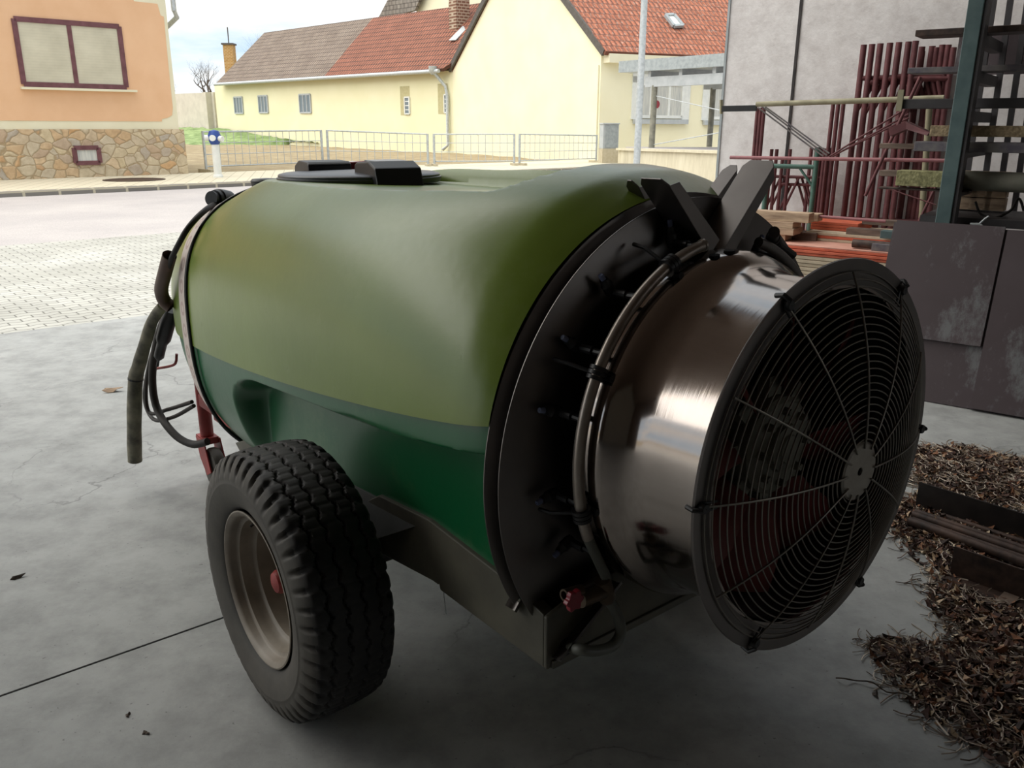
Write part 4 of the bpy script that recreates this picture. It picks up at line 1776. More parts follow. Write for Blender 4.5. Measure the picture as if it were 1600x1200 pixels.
for (x0, x1, y0, y1, wx0, wy0, wx1, wy1) in ((625, 641, 135, 180, 633, 152, 641, 178), (684, 700, 131, 178, 695, 148, 700, 176)):
    t_l, b_r = ap(x0, y0), ap(x1, y1)
    sa_, sb_ = (t_l - W1).dot(DA), (b_r - W1).dot(DA)
    b = MB()
    wallface(b, [rq(sa_, -.012, b_r.z), rq(sb_, -.012, b_r.z), rq(sb_, -.012, t_l.z), rq(sa_, -.012, t_l.z)], -DA, .01, NA)
    nf = attach(b.build('wall_niche', 'niche', uvs=True), LH)
    t_l, b_r = ap(wx0, wy0), ap(wx1, wy1)
    sa_, sb_ = (t_l - W1).dot(DA), (b_r - W1).dot(DA)
    f = inset_window(LH, rq(sa_, -.03, t_l.z), rq(sb_, -.03, t_l.z), rq(sb_, -.03, b_r.z), rq(sa_, -.03, b_r.z), NA, fw=.08, frame_mat='white_paint', pane_mat='glass', div=(), hbars=(.25, .5, .75))
    f['label'] = 'small white barred window in a tall niche'
# yellow brick chimney with rod, on the left end
cb = ap(361, 108, 6.5)
ct = ap(361, 70, 6.5)
b = MB()
wd = .85
b.box((cb.x, cb.y, (cb.z + ct.z) / 2 - 1), (wd, wd, ct.z - cb.z + 2))
ch_ = attach(b.build('chimney', 'brick_yellow'), LH)
b = MB()
b.box((cb.x, cb.y, ct.z + .06), (wd + .2, wd + .2, .14))
b.tube([Vector((cb.x, cb.y, ct.z)), Vector((cb.x, cb.y, ap(358, 42, 6.5).z))], .05, 8)
o = b.build('chimney_cap', 'dark_roof')
o.parent = ch_
b = MB()
cb = ap(718, 45, 2.6)
ct = ap(718, -20, 2.6)
b.box((cb.x, cb.y, (cb.z + ct.z) / 2 - .3), (.9, .8, ct.z - cb.z + .6), Matrix.Rotation(.6, 3, 'Z'))
ch_ = attach(b.build('chimney', 'brick_brown'), LH)
b = MB()
b.bar(ap(707, 66, 1.2) + Vector((0, 0, .1)), ap(728, 44, 2.4) + Vector((0, 0, .1)), .5, .05)
attach(b.build('roof_flashing', 'galv'), LH)

# gable house
GH = empty('gable_house', lerp(W1, W2, .5))
tag(GH, 'pale yellow gable house with orange tiled roof and white windows', 'house')
DG = (W2 - W1).normalized()
NG = Vector((-DG.y, DG.x, 0))
if NG.y < 0:
    NG = -NG


def gp(px, py, off=0):
    return atp(px, py, W1 + NG * off, NG)


gA = gp(711, 106)
gB = gp(944, 81)
gT = gp(811, -98)
DR = Vector((.906, .423, 0))
NR = Vector((-.423, .906, 0))
z0 = -.5
b = MB()
pA = W1.copy(); pA.z = z0
pB = W2.copy(); pB.z = z0
gA2 = Vector((W1.x, W1.y, gA.z))
gB2 = Vector((W2.x, W2.y, gB.z))
wallface(b, [pA, pB, gB2, gT, gA2], DG, .4, NG)
attach(b.build('gable_wall', 'yellow', uvs=True), GH)


def rpt(px, py, off=0):
    return atp(px, py, W2 + NR * off, NR)


b = MB()
wallface(b, [pB + DR * .05, pB + DR * 26, gB2 + DR * 26, gB2 + DR * .05], DR, .4, NR)
attach(b.build('front_wall', 'yellow', uvs=True), GH)
# plaster pilaster at corner
b = MB()
cc_ = W2 - DG * .55
b.bar(Vector((W2.x, W2.y, 0)) - DG * .45 - NG * .04, Vector((W2.x, W2.y, gB.z - .5)) - DG * .45 - NG * .04, .7, .05, up=NG)
attach(b.build('corner_pilaster', 'yellow', uvs=False), GH)
# roof right side
eL = rpt(947, 80, -.5)
eL.z = rpt(947, 80, -.5).z
ridge0 = gT + Vector((0, 0, .1))
roofquad('front_roof', 'roof_red_pale', eL - DG * 0, eL + DR * 28, ridge0, ridge0 + DR * 28, GH)
roofquad('rear_roof', 'roof_red_pale', gA2 - DG * .3 + Vector((0, 0, -.2)), gA2 + DR * 26, ridge0, ridge0 + DR * 28, GH)
b = MB()
b.bar(gA2 - NG * .1 - DG * .2 + Vector((0, 0, -.1)), gT - NG * .1 + Vector((0, 0, .05)), .28, .12, up=NG)
b.bar(gB2 - NG * .1 + DG * .3 + Vector((0, 0, -.05)), gT - NG * .1 + Vector((0, 0, .05)), .28, .12, up=NG)
attach(b.build('verge_board', 'dark_roof'), GH)
b = MB()
b.bar(gB2 + DR * .1 - NR * .25 + Vector((0, 0, -.25)), gB2 + DR * 26 - NR * .25 + Vector((0, 0, -.25)), .5, .35)
attach(b.build('eave_cornice', 'cream'), GH)
# skylight
qs = [(1040, 24), (1053, 23), (1067, 40), (1053, 41)]
rn = (eL + DR * 5 - eL).cross(ridge0 - eL).normalized()
if rn.z < 0:
    rn = -rn
sk = [atp(x, y, eL + rn * .1, rn) for x, y in qs]
b = MB()
for i in range(4):
    b.bar(sk[i], sk[(i + 1) % 4], .14, .12, up=rn)
skf = attach(b.build('skylight', 'label_grey'), GH)
b = MB()
b.add(sk, [(0, 1, 2, 3)])
o = b.build('pane', 'white_paint')
o.parent = skf
for (x0, x1, y0, y1, dv) in ((1000, 1064, 131, 183, (.25, .68)), (1110, 1160, 131, 185, (.4,))):
    t_l, b_r = rpt(x0, y0), rpt(x1, y1)
    sa_, sb_ = (t_l - W2).dot(DR), (b_r - W2).dot(DR)
    zz1, zz0 = t_l.z, b_r.z
    def rw(s, z, o_):
        return Vector((W2.x, W2.y, 0)) + DR * s + NR * o_ + Vector((0, 0, z))
    b = MB()
    for (p, q) in (((sa_ - .2, zz0 - .1), (sa_ - .2, zz1 + .3)), ((sb_ + .2, zz0 - .1), (sb_ + .2, zz1 + .3)), ((sa_ - .4, zz1 + .25), (sb_ + .4, zz1 + .25))):
        b.bar(rw(p[0], p[1], -.02), rw(q[0], q[1], -.02), .4, .06, up=NR)
    attach(b.build('window_surround', 'white_paint'), GH)
    b = MB()
    b.bar(rw(sa_ - .3, zz0 - .2, -.1), rw(sb_ + .3, zz0 - .2, -.1), .16, .2)
    attach(b.build('window_sill', 'grey_paint'), GH)
    f = inset_window(GH, rw(sa_, zz1, -.03), rw(sb_, zz1, -.03), rw(sb_, zz0, -.03), rw(sa_, zz0, -.03), NR, fw=.13, frame_mat='white_paint', pane_mat='curtain', div=dv)
    f['label'] = 'white framed window with curtains'
    if x0 == 1000:
        b = MB()
        c = atp(1026, 163, W2 - NR * .06, NR)
        b.lathe([(0, .001), (0, .17), (.02, .17), (.02, .001)], c, NR, (0, 0, 1), 18)
        o = b.build('window_ornament', 'red_plastic')
        o.parent = f

# tower behind
TB = empty('distant_tower_house', ap(650, 100, 16))
TB.location.z = 0
tag(TB, 'grey shingled gable roof peeking above the red roof', 'house')
tn = NA
def tp(px, py, off=16):
    return ap(px, py, off)
b = MB()
c0 = tp(655, 30)
b.add([tp(638, 30), tp(704, 30), tp(704, 0) + Vector((0, 0, 0)), tp(680, -60), tp(652, 0)], [(0, 1, 2, 3, 4)])
b2 = MB()
wallface(b2, [tp(640, 60), tp(704, 60), tp(700, 5), tp(681, -60), tp(655, 0)], -DA, 6, NA)
attach(b2.build('gable_wall', 'yellow', uvs=True), TB)
b = MB()
e_a, e_b = tp(588, 40, 15), tp(646, 18, 15)
wallface(b, [tp(588, 34, 15.4), tp(648, 16, 15.4), tp(684, -66, 15.4), tp(640, -66, 15.4)], -DA, .3, NA)
attach(b.build('roof', 'roof_grey', uvs=True), TB)

# wall to the left of the long house
LW = Vector(W1 + DA * (sL + .3))
b = MB()
t0, t1 = ap(281, 146), ap(341, 144)
s_a = (t0 - W1).dot(DA)
zz = (t0.z + t1.z) / 2
wallface(b, [rq(s_a + 3, 0, -.2), rq(sL + .3, 0, -.2), rq(sL + .3, 0, zz), rq(s_a + 3, 0, zz)], -DA, .3, NA)
b.box(rq(sL + .9, -.1, zz / 2), (.7, .5, zz), Matrix.Rotation(.78, 3, 'Z'))
tag(b.build('boundary_wall', plain('grey_render', '#bfb8ab', '#cfc8ba', .9, scale=1.5), uvs=True, recenter=True), 'pale grey boundary wall left of the long yellow house', 'wall')

# grass bank
b = MB()
g = []
nI, nJ = 50, 14
for j in range(nJ + 1):
    for i in range(nI + 1):
        u = i / nI
        v = j / nJ
        px = lerp(270, 500, u)
        bot = atz(px, 229.5, 0.0)
        top = rq((ap(px, 210) - W1).dot(DA), -.2, lerp(1.15, .30, sstep(.2, 1, u)))
        p = lerp(bot, top, v)
        p.z += (.06 + random.uniform(-.03, .08)) * (0 if j in (0,) else 1)
        g.append(p)
b.add(g, [(j * (nI + 1) + i, j * (nI + 1) + i + 1, (j + 1) * (nI + 1) + i + 1, (j + 1) * (nI + 1) + i) for j in range(nJ) for i in range(nI)])
tag(b.build('grass_bank', 'grass', smooth=60, recenter=True), 'green grass bank below the long yellow house', 'grass', kind='stuff')


# bare tree
def tree(base, h, spread, seed, name, label, trunk=.25, group=None):
    rnd = random.Random(seed)
    b = MB()
    segs = [0]

    def grow(p, d, L, r, dep):
        pts = [p]
        rs = [r]
        q = p.copy()
        dd = d.copy()
        n = 4
        for i in range(n):
            dd = (dd + Vector((rnd.uniform(-.35, .35), rnd.uniform(-.35, .35), rnd.uniform(-.15, .3)))).normalized()
            q = q + dd * L / n
            pts.append(q.copy())
            rs.append(r * (1 - .45 * (i + 1) / n))
        b.tube(pts, rs, 5 if dep < 3 else 3, cap=False)
        if dep < 6:
            for k in range(3 if dep < 2 else rnd.choice((2, 3))):
                i = rnd.choice((2, 3, 4)) if k else 4
                nd = (dd + Vector((rnd.uniform(-1, 1), rnd.uniform(-1, 1), rnd.uniform(-.25, .65))) * spread).normalized()
                grow(pts[i], nd, L * rnd.uniform(.6, .82), rs[i] * .72, dep + 1)
    grow(Vector(base), Vector((rnd.uniform(-.2, .2), 0, 1)).normalized(), h * .33, trunk, 0)
    o = b.build(name, 'bark', recenter=True)
    return tag(o, label, 'tree', group)


tb = ap(312, 150, 9)
tree((tb.x, tb.y, 1.2), 8.6, 1.0, 5, 'bare_tree', 'bare spreading tree beyond the boundary wall', .38)
tb = ap(292, 150, 13)
tree((tb.x, tb.y, 1.2), 7.5, .9, 9, 'bare_tree', 'bare smaller tree behind the spreading tree, nearer the orange house', .16)
tb = ap(420, 100, 14)
tree((tb.x, tb.y, 1.5), 9.5, .8, 12, 'bare_tree', 'bare treetop showing over the brown roof ridge', .2)

# ================================================================== STREET FURNITURE
# hydrant
hb0 = atz(341, 277, .09)
HY = empty('fire_hydrant', hb0)
tag(HY, 'white standing hydrant with blue head on the sidewalk', 'hydrant')
sH = (hb0 - CO).length / 1375
b = MB()
zt_h = .055
hh = atp(337, 228, hb0, Vector((0, 1, 0))).z
rH = .11
b.lathe([(0, .001), (0, rH * 1.3), (.06, rH * 1.25), (.08, rH), (hh * .5, rH), (hh - .05, rH * .95), (hh - .05, .001)], (0, 0, 0), (0, 0, 1), (1, 0, 0), 24)
o = b.build('hydrant_barrel', 'white_paint', HY, smooth=35)
b = MB()
b.lathe([(hh - .05, .001), (hh - .05, rH * 1.1), (hh + .05, rH * 1.5), (hh + .2, rH * 1.65), (hh + .32, rH * 1.2), (hh + .36, .001)], (0, 0, 0), (0, 0, 1), (1, 0, 0), 24)
hd_ = b.build('hydrant_head', 'blue_paint', HY, smooth=35)
for d in ((1, -.3, -.1), (-1, -.3, 0), (.1, -1, 0)):
    b = MB()
    d = Vector(d).normalized()
    b.lathe([(.1, .001), (.1, .075), (.27, .085), (.27, .001)], (0, 0, hh + .13), d, d.orthogonal(), 16)
    b.build('outlet_cap', 'white_paint', hd_, smooth=35)
# manhole
mh = atz(210, 281, .091)
b = MB()
b.lathe([(0, .001), (.006, .001), (.006, .72), (.012, .74), (.012, .80), (0, .80)], mh, (0, 0, 1), (1, 0, 0), 36)
tag(b.build('manhole_cover', 'rust_steel', smooth=35, recenter=True), 'round manhole cover in the pale sidewalk', 'manhole cover')

# site fence panels
fb = [atz(318, 273), atz(509, 264), atz(674, 263), atz(808, 262), atz(934, 257)]
ftop = [205, 203, 209, 209, 211]


def fence(p, q, zt0, zt1, label, gap=.12, lean=0):
    FE = empty('site_fence_panel', p)
    tag(FE, label, 'fence', None)
    d = (q - p)
    L = d.length
    d.normalize()
    a = p + d * gap
    c = q - d * gap
    for pt, ztp in ((a, zt0), (c, zt1)):
        b = MB()
        b.tube([Vector((pt.x, pt.y, .02)), Vector((pt.x, pt.y, ztp))], .045, 8)
        attach(b.build('fence_post', 'galv', smooth=50), FE)
        b = MB()
        b.box((pt.x, pt.y, .10), (.16, .7, .14), Matrix.Rotation(math.atan2(d.y, d.x), 3, 'Z'))
        attach(b.build('concrete_foot', 'mortar'), FE)
    b = MB()
    za, zb = zt0 - .02, zt1 - .02
    b.tube([Vector((a.x, a.y, za)), Vector((c.x, c.y, zb))], .026, 8)
    b.tube([Vector((a.x, a.y, .25)), Vector((c.x, c.y, .25))], .022, 8)
    attach(b.build('fence_rail', 'galv', smooth=50), FE)
    b = MB()
    n = int(L / .28)
    for i in range(1, n):
        t = i / n
        x_, y_ = lerp(a.x, c.x, t), lerp(a.y, c.y, t)
        b.tube([Vector((x_, y_, .25)), Vector((x_, y_, lerp(za, zb, t)))], .010, 4, cap=False)
    for k in (.35, .68):
        b.tube([Vector((a.x, a.y, lerp(.25, za, k))), Vector((c.x, c.y, lerp(.25, zb, k)))], .012, 4, cap=False)
    attach(b.build('fence_mesh', 'galv'), FE)


ztf = []
for p, y_, x_ in zip(fb, ftop, (316, 508, 673, 808, 934)):
    ztf.append(atp(x_, y_, p, Vector((0, 1, 0))).z)
labs = ['grey wire site fence panel behind the hydrant', 'grey wire site fence panel in front of the red-roofed half of long house',
        'grey wire site fence panel in front of the gable wall, left one', 'grey wire site fence panel beside the grey street cabinet']
for i in range(4):
    fence(fb[i], fb[i + 1], ztf[i], ztf[i + 1], labs[i])

# street cabinet on its base
cbp = atz(950, 258)
CB = empty('street_cabinet', cbp)
tag(CB, 'grey metal street cabinet on concrete base beside the gable corner', 'cabinet')
zc1, zc0 = atp(950, 194, cbp, Vector((0, 1, 0))).z, atp(950, 232, cbp, Vector((0, 1, 0))).z
b = MB()
Rz = Matrix.Rotation(.35, 3, 'Z')
b.box((0, 0, (zc1 + zc0) / 2), (.70, .35, zc1 - zc0), Rz)
b.box((0, 0, zc1 + .02), (.76, .41, .05), Rz)
cbx = b.build('cabinet_body', 'grey_paint', CB, bevel=.01)
b = MB()
b.box(Rz @ Vector((.02, -.185, 0)) + Vector((0, 0, (zc1 + zc0) / 2)), (.56, .01, (zc1 - zc0) * .9), Rz)
b.build('cabinet_door', 'label_grey', CB)
b = MB()
b.box((0, 0, zc0 / 2), (.74, .4, zc0), Rz)
b.build('concrete_base', 'mortar', CB)

# street pole
pp = atz(993.5, 285, 0)
b = MB()
b.tube([Vector((pp.x, pp.y, 0)), Vector((pp.x, pp.y, 8))], [.10, .085], 16)
tag(b.build('street_pole', 'galv', smooth=50, recenter=True), 'tall slim galvanised pole before the retaining wall', 'pole')

# retaining wall + terrace
r0_ = atz(965, 262)
r1_ = atz(1118, 284)
dR = (r1_ - r0_).normalized()
nR = Vector((-dR.y, dR.x, 0))
if nR.y < 0:
    nR = -nR
r2_ = r1_ + dR * 14
za = atp(966, 233, r0_, nR).z
zb = atp(1115, 233, r0_, nR).z
b = MB()
wallface(b, [Vector((r0_.x, r0_.y, -.1)), Vector((r2_.x, r2_.y, -.1)), Vector((r2_.x, r2_.y, zb + (zb - za) * .8)), Vector((r0_.x, r0_.y, za))], dR, .3, nR)
b.bar(Vector((r0_.x, r0_.y, za)) + nR * .1, Vector((r2_.x, r2_.y, zb + (zb - za) * .8)) + nR * .1, .4, .08)
tag(b.build('retaining_wall', 'ret_wall', uvs=True, recenter=True), 'streaky pale concrete retaining wall below the carport', 'wall')
b = MB()
tz = lerp(za, zb, .4)
b.prism([r0_ + nR * .3, r2_ + nR * .3, r2_ + nR * 16, r0_ + nR * 9 + dR * 2], (0, 0, tz))
struct(b.build('ground_terrace', 'asphalt'), 'raised terrace behind the retaining wall', 'ground')

# carport
cpp = atz(1018, 231, tz)
dC = Vector((.6, -.8, 0))
nC = Vector((.8, .6, 0))
def cp_(px, py, off=0):
    return atp(px, py, cpp + nC * off, nC)
CPT = empty('carport', cpp)
tag(CPT, 'grey flat-roofed open carport with steel posts', 'carport')
f0, f1 = cp_(967, 96, -.3), cp_(967, 113, -.3)
g0 = cp_(1128, 83, -.3)
f0s = (f0 - cpp).dot(dC)
zt_c, zb_c = (f0.z + g0.z) / 2, (f1.z + cp_(1128, 104, -.3).z) / 2
def cw(s, o_, z):
    return Vector((cpp.x, cpp.y, 0)) + dC * s + nC * o_ + Vector((0, 0, z))
b = MB()
b.prism([cw(f0s, -.3, zb_c), cw(f0s + 13, -.3, zb_c), cw(f0s + 13, 3.6, zb_c), cw(f0s, 3.6, zb_c)], (0, 0, zt_c - zb_c))
attach(b.build('carport_roof', 'label_grey'), CPT)
b = MB()
zbt, zbb = cp_(1040, 119).z, cp_(1040, 135).z
b.bar(cw(-.4, 0, (zbt + zbb) / 2), cw(12, 0, (zbt + zbb) / 2), .2, zbt - zbb)
b.bar(cw(-.4, 3.2, (zbt + zbb) / 2), cw(12, 3.2, (zbt + zbb) / 2), .2, zbt - zbb)
for i in range(9):
    b.bar(cw(-.2 + i * 1.5, -.1, zb_c - .09), cw(-.2 + i * 1.5, 3.4, zb_c - .09), .15, .2)
attach(b.build('carport_beam', 'grey_paint'), CPT)
for s_, o_ in ((0, 0), (5.5, 0), (0, 3.2), (5.5, 3.2)):
    b = MB()
    b.tube([cw(s_, o_, tz), cw(s_, o_, zbb + .05)], .11, 12)
    attach(b.build('carport_post', 'pipe_grey', smooth=50), CPT)
b = MB()
b.tube([cw(0, 0, zbb - .3), cw(4.2, 0, tz + 1.1), cw(8, 0, tz + .2)], .018, 6)
b.tube([cw(0, 0, tz + .1), cw(4.2, 0, zbb - 1.4), cw(8, 0, zbb - .3)], .018, 6)
attach(b.build('brace_cable', 'galv'), CPT)
# ================================================================== HALL (right side)
Q0 = Vector((2.465, 4.886, 0))
DD = Vector((.8053, -.5928, 0))
NN = Vector((.5928, .8053, 0))


def R_(px, py, off=0):
    return atp(px, py, Q0 + NN * off, NN)


def rw_(s, o_, z):
    return Q0 + DD * s + NN * o_ + Vector((0, 0, z))


def S_(px, py, off):
    return (R_(px, py, off) - Q0).dot(DD)


WO = 2.0
sw0 = S_(1119, 270, WO)
b = MB()
wallface(b, [rw_(sw0, WO, -.1), rw_(14, WO, -.1), rw_(14, WO, 5.2), rw_(sw0, WO, 5.2)], DD, .3, NN)
struct(b.build('wall_right', 'hall_wall', uvs=True), 'rough white rendered hall wall', 'wall')
b = MB()
sj = S_(1241, 120, WO)
b.box(rw_(sj, WO - .006, 2.3), (.022, .012, 4.6), Matrix.Rotation(math.atan2(DD.y, DD.x), 3, 'Z'))
struct(b.build('trim_2', 'dark_steel'), 'dark vertical joint strip on the white wall', 'trim')
b = MB()
b.box(rw_(sw0 + .01, WO - .005, 2.3), (.02, .014, 4.6), Matrix.Rotation(math.atan2(DD.y, DD.x), 3, 'Z'))
struct(b.build('trim_3', 'label_grey'), 'edge profile at the end of the white wall', 'trim')
# back and side walls behind the camera, ceiling
b = MB()
b.box((2.7, -7, 2.6), (22.6, .3, 5.2))
struct(b.build('wall_back', 'hall_paint'), 'back wall of the hall', 'wall')
b = MB()
CE = [(-8.5, -7), (14, -7), (14, 1), (4.2, 6.1), (-3.6, 3.9), (-8.5, 1.0)]
b.prism([Vector((x, y, 5.2)) for x, y in CE], (0, 0, .25))
struct(b.build('ceiling', 'wood_dark'), 'dark ceiling over the hall', 'ceiling')

b = MB()
b.box((-8.5, -4.8, 2.6), (.3, 4.5, 5.2))
struct(b.build('wall_left', 'wood_dark'), 'left side wall of the hall behind the camera', 'wall')

b = MB()
b.box((-8.5, -.8, 4.25), (.3, 3.5, 1.9))
struct(b.build('trim_4', 'wood_dark'), 'lintel over the side opening', 'lintel')

# ---- brown formwork sheets leaning on the rack
LZ = R_(1405, 345, .30).z
LU = (NN * .30 + Vector((0, 0, LZ))).normalized()
LN = DD.cross(LU).normalized()
if LN.y < 0:
    LN = -LN


def lp(px, py, off=0):
    return atp(px, py, Q0 + LN * off, LN)


def lq(s, t, off):
    return Q0 + DD * s + LU * t + LN * off


def st_(px, py, off=0):
    p = lp(px, py, off) - Q0
    return p.dot(DD), p.dot(LU)


sA, tA = st_(1403, 345)
specs = [('leaning_formwork_sheet', 0, sA - .02, 0.005, 3.3, tA - .01, 'large brown film-faced sheet leaning on the rack, rearmost with its foot on floor'),
         ('leaning_formwork_sheet', -.025, sA, st_(1430, 528)[1], st_(1552, 450)[0], tA, 'brown weathered sheet with pale scuffs, upper left of the leaning sheets'),
         ('leaning_formwork_sheet', -.025, st_(1553, 450)[0] + .01, .01, 3.1, tA - .015, 'brown sheet reaching the right edge beside the scuffed leaning sheet')]
for nm, off, s0_, t0_, s1_, t1_, lab in specs:
    b = MB()
    b.prism([lq(s0_, t0_, off), lq(s1_, t0_, off), lq(s1_, t1_, off), lq(s0_, t1_, off)], LN * .02)
    tag(b.build(nm, 'film_ply', recenter=True), lab, 'formwork sheet')
b = MB()
c = lq(*st_(1550, 603), -.004)
b.lathe([(0, .001), (-.003, .001), (-.003, .085), (0, .088)], c, LN, LU, 32)
o = b.build('round_stain_disc', plain('pale_round_patch', '#55494c', '#5f5558', .6), recenter=True)
tag(o, 'faint round patch low on the rear leaning sheet', 'patch')

# ---- formwork pile
zP = R_(1240, 384, .85).z
pL, pR = S_(1150, 400, .85), S_(1420, 400, .85)
lay = [('orange_paint', .022)] * 3 + [('ply_edge', .027)] * 14
z = zP
RotD = Matrix.Rotation(math.atan2(DD.y, DD.x), 3, 'Z')
for i, (mt, th) in enumerate(lay):
    b = MB()
    dx = random.uniform(-.02, .02)
    b.box(rw_((pL + pR) / 2 + dx, 1.38 + random.uniform(-.008, .008), z - th / 2), (pR - pL, 1.06, th - .004), RotD)
    o = b.build('formwork_panel', mt, recenter=True, bevel=.002)
    o['category'] = 'formwork panel'
    if i < 3:
        tag(o, 'orange-edged formwork panel in upper part of the big pile', 'formwork panel', 'orange-edged panels of the big pile')
    else:
        tag(o, 'wooden-edged formwork panel in lower part of the big pile', 'formwork panel', 'wooden-edged panels of the big pile')
    z -= th
for k in range(3):
    b = MB()
    s_ = lerp(pL, pR, .1 + .3 * k)
    b.box(rw_(s_, 1.38, z / 2), (.12, 1.0, z), RotD)
    tag(b.build('support_beam', 'wood_dark', recenter=True), 'timber support beam under the big panel pile', 'timber', 'beams under the panel pile')
b = MB()
b.box(rw_((pL + pR) / 2, 1.38, zP + .003), (pR - pL - .02, 1.04, .006), RotD)
tag(b.build('top_sheet', 'ply_face', recenter=True), 'dusty pink top sheet of the big panel pile', 'formwork panel')
# second pile on top, at the back
z = zP + .006
s0_, s1_ = S_(1262, 372, 1.25), S_(1420, 372, 1.25)
for i, mt in enumerate(('ply_edge', 'orange_paint', 'ply_edge')):
    b = MB()
    b.box(rw_((s0_ + s1_) / 2, 1.5, z + .011), (s1_ - s0_, .62, .02), RotD)
    tag(b.build('formwork_panel', mt, recenter=True, bevel=.002), 'formwork panel in middle tier on the pink sheet', 'formwork panel', 'middle tier panels')
    z += .022
ze = z
s0_, s1_ = S_(1266, 360, 1.35), S_(1340, 360, 1.35)
for i in range(3):
    b = MB()
    b.box(rw_((s0_ + s1_) / 2, 1.56, z + .011), (s1_ - s0_, .42, .02), RotD)
    tag(b.build('formwork_panel', 'orange_paint', recenter=True, bevel=.002), 'short orange panel in the topmost tier', 'formwork panel', 'short orange panels on top')
    z += .022

# timber off-cuts on the left of the pile
def plankpx(name, x0, x1, y0, y1, off, depth, mat, label, cat='timber', group=None, bev=.004):
    a, c = R_(x0, (y0 + y1) / 2, off), R_(x1, (y0 + y1) / 2, off)
    h = abs(R_((x0 + x1) / 2, y0, off).z - R_((x0 + x1) / 2, y1, off).z)
    zc = R_((x0 + x1) / 2, (y0 + y1) / 2, off).z
    s0, s1 = (a - Q0).dot(DD), (c - Q0).dot(DD)
    b = MB()
    b.box(rw_((s0 + s1) / 2, off + depth / 2, zc), (s1 - s0, depth, h), RotD)
    return tag(b.build(name, mat, recenter=True, bevel=bev), label, cat, group)


zb1 = zP + .006
def timber(x0, x1, zlo, zhi, off, depth, mat, label, nm='timber_beam'):
    y = 360
    s0, s1 = S_(x0, y, off), S_(x1, y, off)
    b = MB()
    b.box(rw_((s0 + s1) / 2, off + depth / 2, (zlo + zhi) / 2), (s1 - s0, depth, zhi - zlo), RotD)
    tag(b.build(nm, mat, recenter=True, bevel=.003), label, 'timber')


timber(1170, 1228, zb1, zb1 + .05, 1.0, .25, 'wood', 'short squared timber, lowest of the small wooden stack')
timber(1160, 1240, zb1 + .05, zb1 + .10, .98, .22, 'wood', 'squared timber second from the bottom of small wooden stack')
timber(1150, 1238, zb1 + .10, zb1 + .145, .99, .2, 'wood', 'pale squared timber third from the bottom of small wooden stack')
timber(1150, 1262, zb1 + .145, zb1 + .215, 1.02, .12, 'wood', 'thick pale beam, topmost of the small wooden stack')
timber(1228, 1276, zb1 + .0, zb1 + .06, 1.15, .15, 'wood_dark', 'dark weathered timber right of the small wooden stack')
timber(1236, 1276, zb1 + .145, zb1 + .20, 1.18, .12, 'wood', 'greyish beam behind the thick pale beam')
timber(1322, 1400, ze, ze + .045, 1.2, .1, 'wood_dark', 'dark weathered plank lying across the middle tier')
timber(1376, 1420, ze, ze + .055, 1.1, .09, 'post_green', 'teal painted block at right of the pile')
timber(1365, 1420, zb1, zb1 + .05, .9, .1, 'beam_grey', 'grey beam lying at the right front of pile')
timber(1345, 1420, zb1 + .12, zb1 + .16, 1.45, .1, 'wood_dark', 'dark rough plank behind the tall frames foot')
b = MB()
b.tube([rw_(S_(1332, 384, .95), .95, zb1 + .035), rw_(S_(1425, 384, .95), .95, zb1 + .035)], .03, 16)
tag(b.build('dark_pipe', 'rust_steel', smooth=40, recenter=True), 'dark thick pipe lying on the pink sheet', 'pipe')

# ---- scaffold frames
def frame(pa, pb, top_a, top_b, zf, mat, label, group, r=.023, cross=True, name='scaffold'):
    # two legs standing at ground points pa, pb
    F = empty(name, Vector((pa.x, pa.y, zf)))
    tag(F, label, 'scaffold', group)
    for p, t in ((pa, top_a), (pb, top_b)):
        b = MB()
        b.tube([Vector((p.x, p.y, zf)), Vector((p.x, p.y, t))], r, 12)
        attach(b.build('leg', mat, smooth=50), F)
    d = (pb - pa)
    d.z = 0
    if cross:
        zt_ = min(top_a, top_b) - .22
        b = MB()
        b.tube([Vector((pa.x, pa.y, zt_)), Vector((pb.x, pb.y, zt_))], r * .85, 10)
        attach(b.build('crossbar', mat, smooth=50), F)
        b = MB()
        b.tube([Vector((pa.x, pa.y, zf + .12)), Vector((pb.x, pb.y, zf + .12))], r * .7, 10)
        attach(b.build('crossbar', mat, smooth=50), F)
        for p, sg in ((pa, 1), (pb, -1)):
            q = p + d * .3 * sg
            b = MB()
            b.tube([Vector((p.x, p.y, zt_ - .25)), Vector((q.x, q.y, zt_))], r * .7, 8)
            attach(b.build('knee_brace', mat, smooth=50), F)
    return F


def gpt(px, py, off):
    p = R_(px, py, off)
    return Vector((p.x, p.y, 0)), p.z


zf = zP + .006
OA, OB = 1.72, 1.90
tall = [(1350, 70, 1441, 73), (1363, 69, 1441, 80), (1376, 68, 1457, 72), (1391, 67, 1464, 74), (1405, 66, 1473, 70), (1420, 65, 1482, 70), (1431, 64, 1490, 74)]
for i, (xa, ya, xb, yb) in enumerate(tall):
    o1 = 1.93 - .0 * i
    pa, ta = gpt(xa, ya, 1.80)
    pb, tb_ = gpt(xb, yb, 1.93)
    frame(pa, pb, ta, tb_, zf if i < 7 else zf, 'scaffold_red', 'tall dark red tubular frame standing against the white wall', 'tall red frames against the wall')
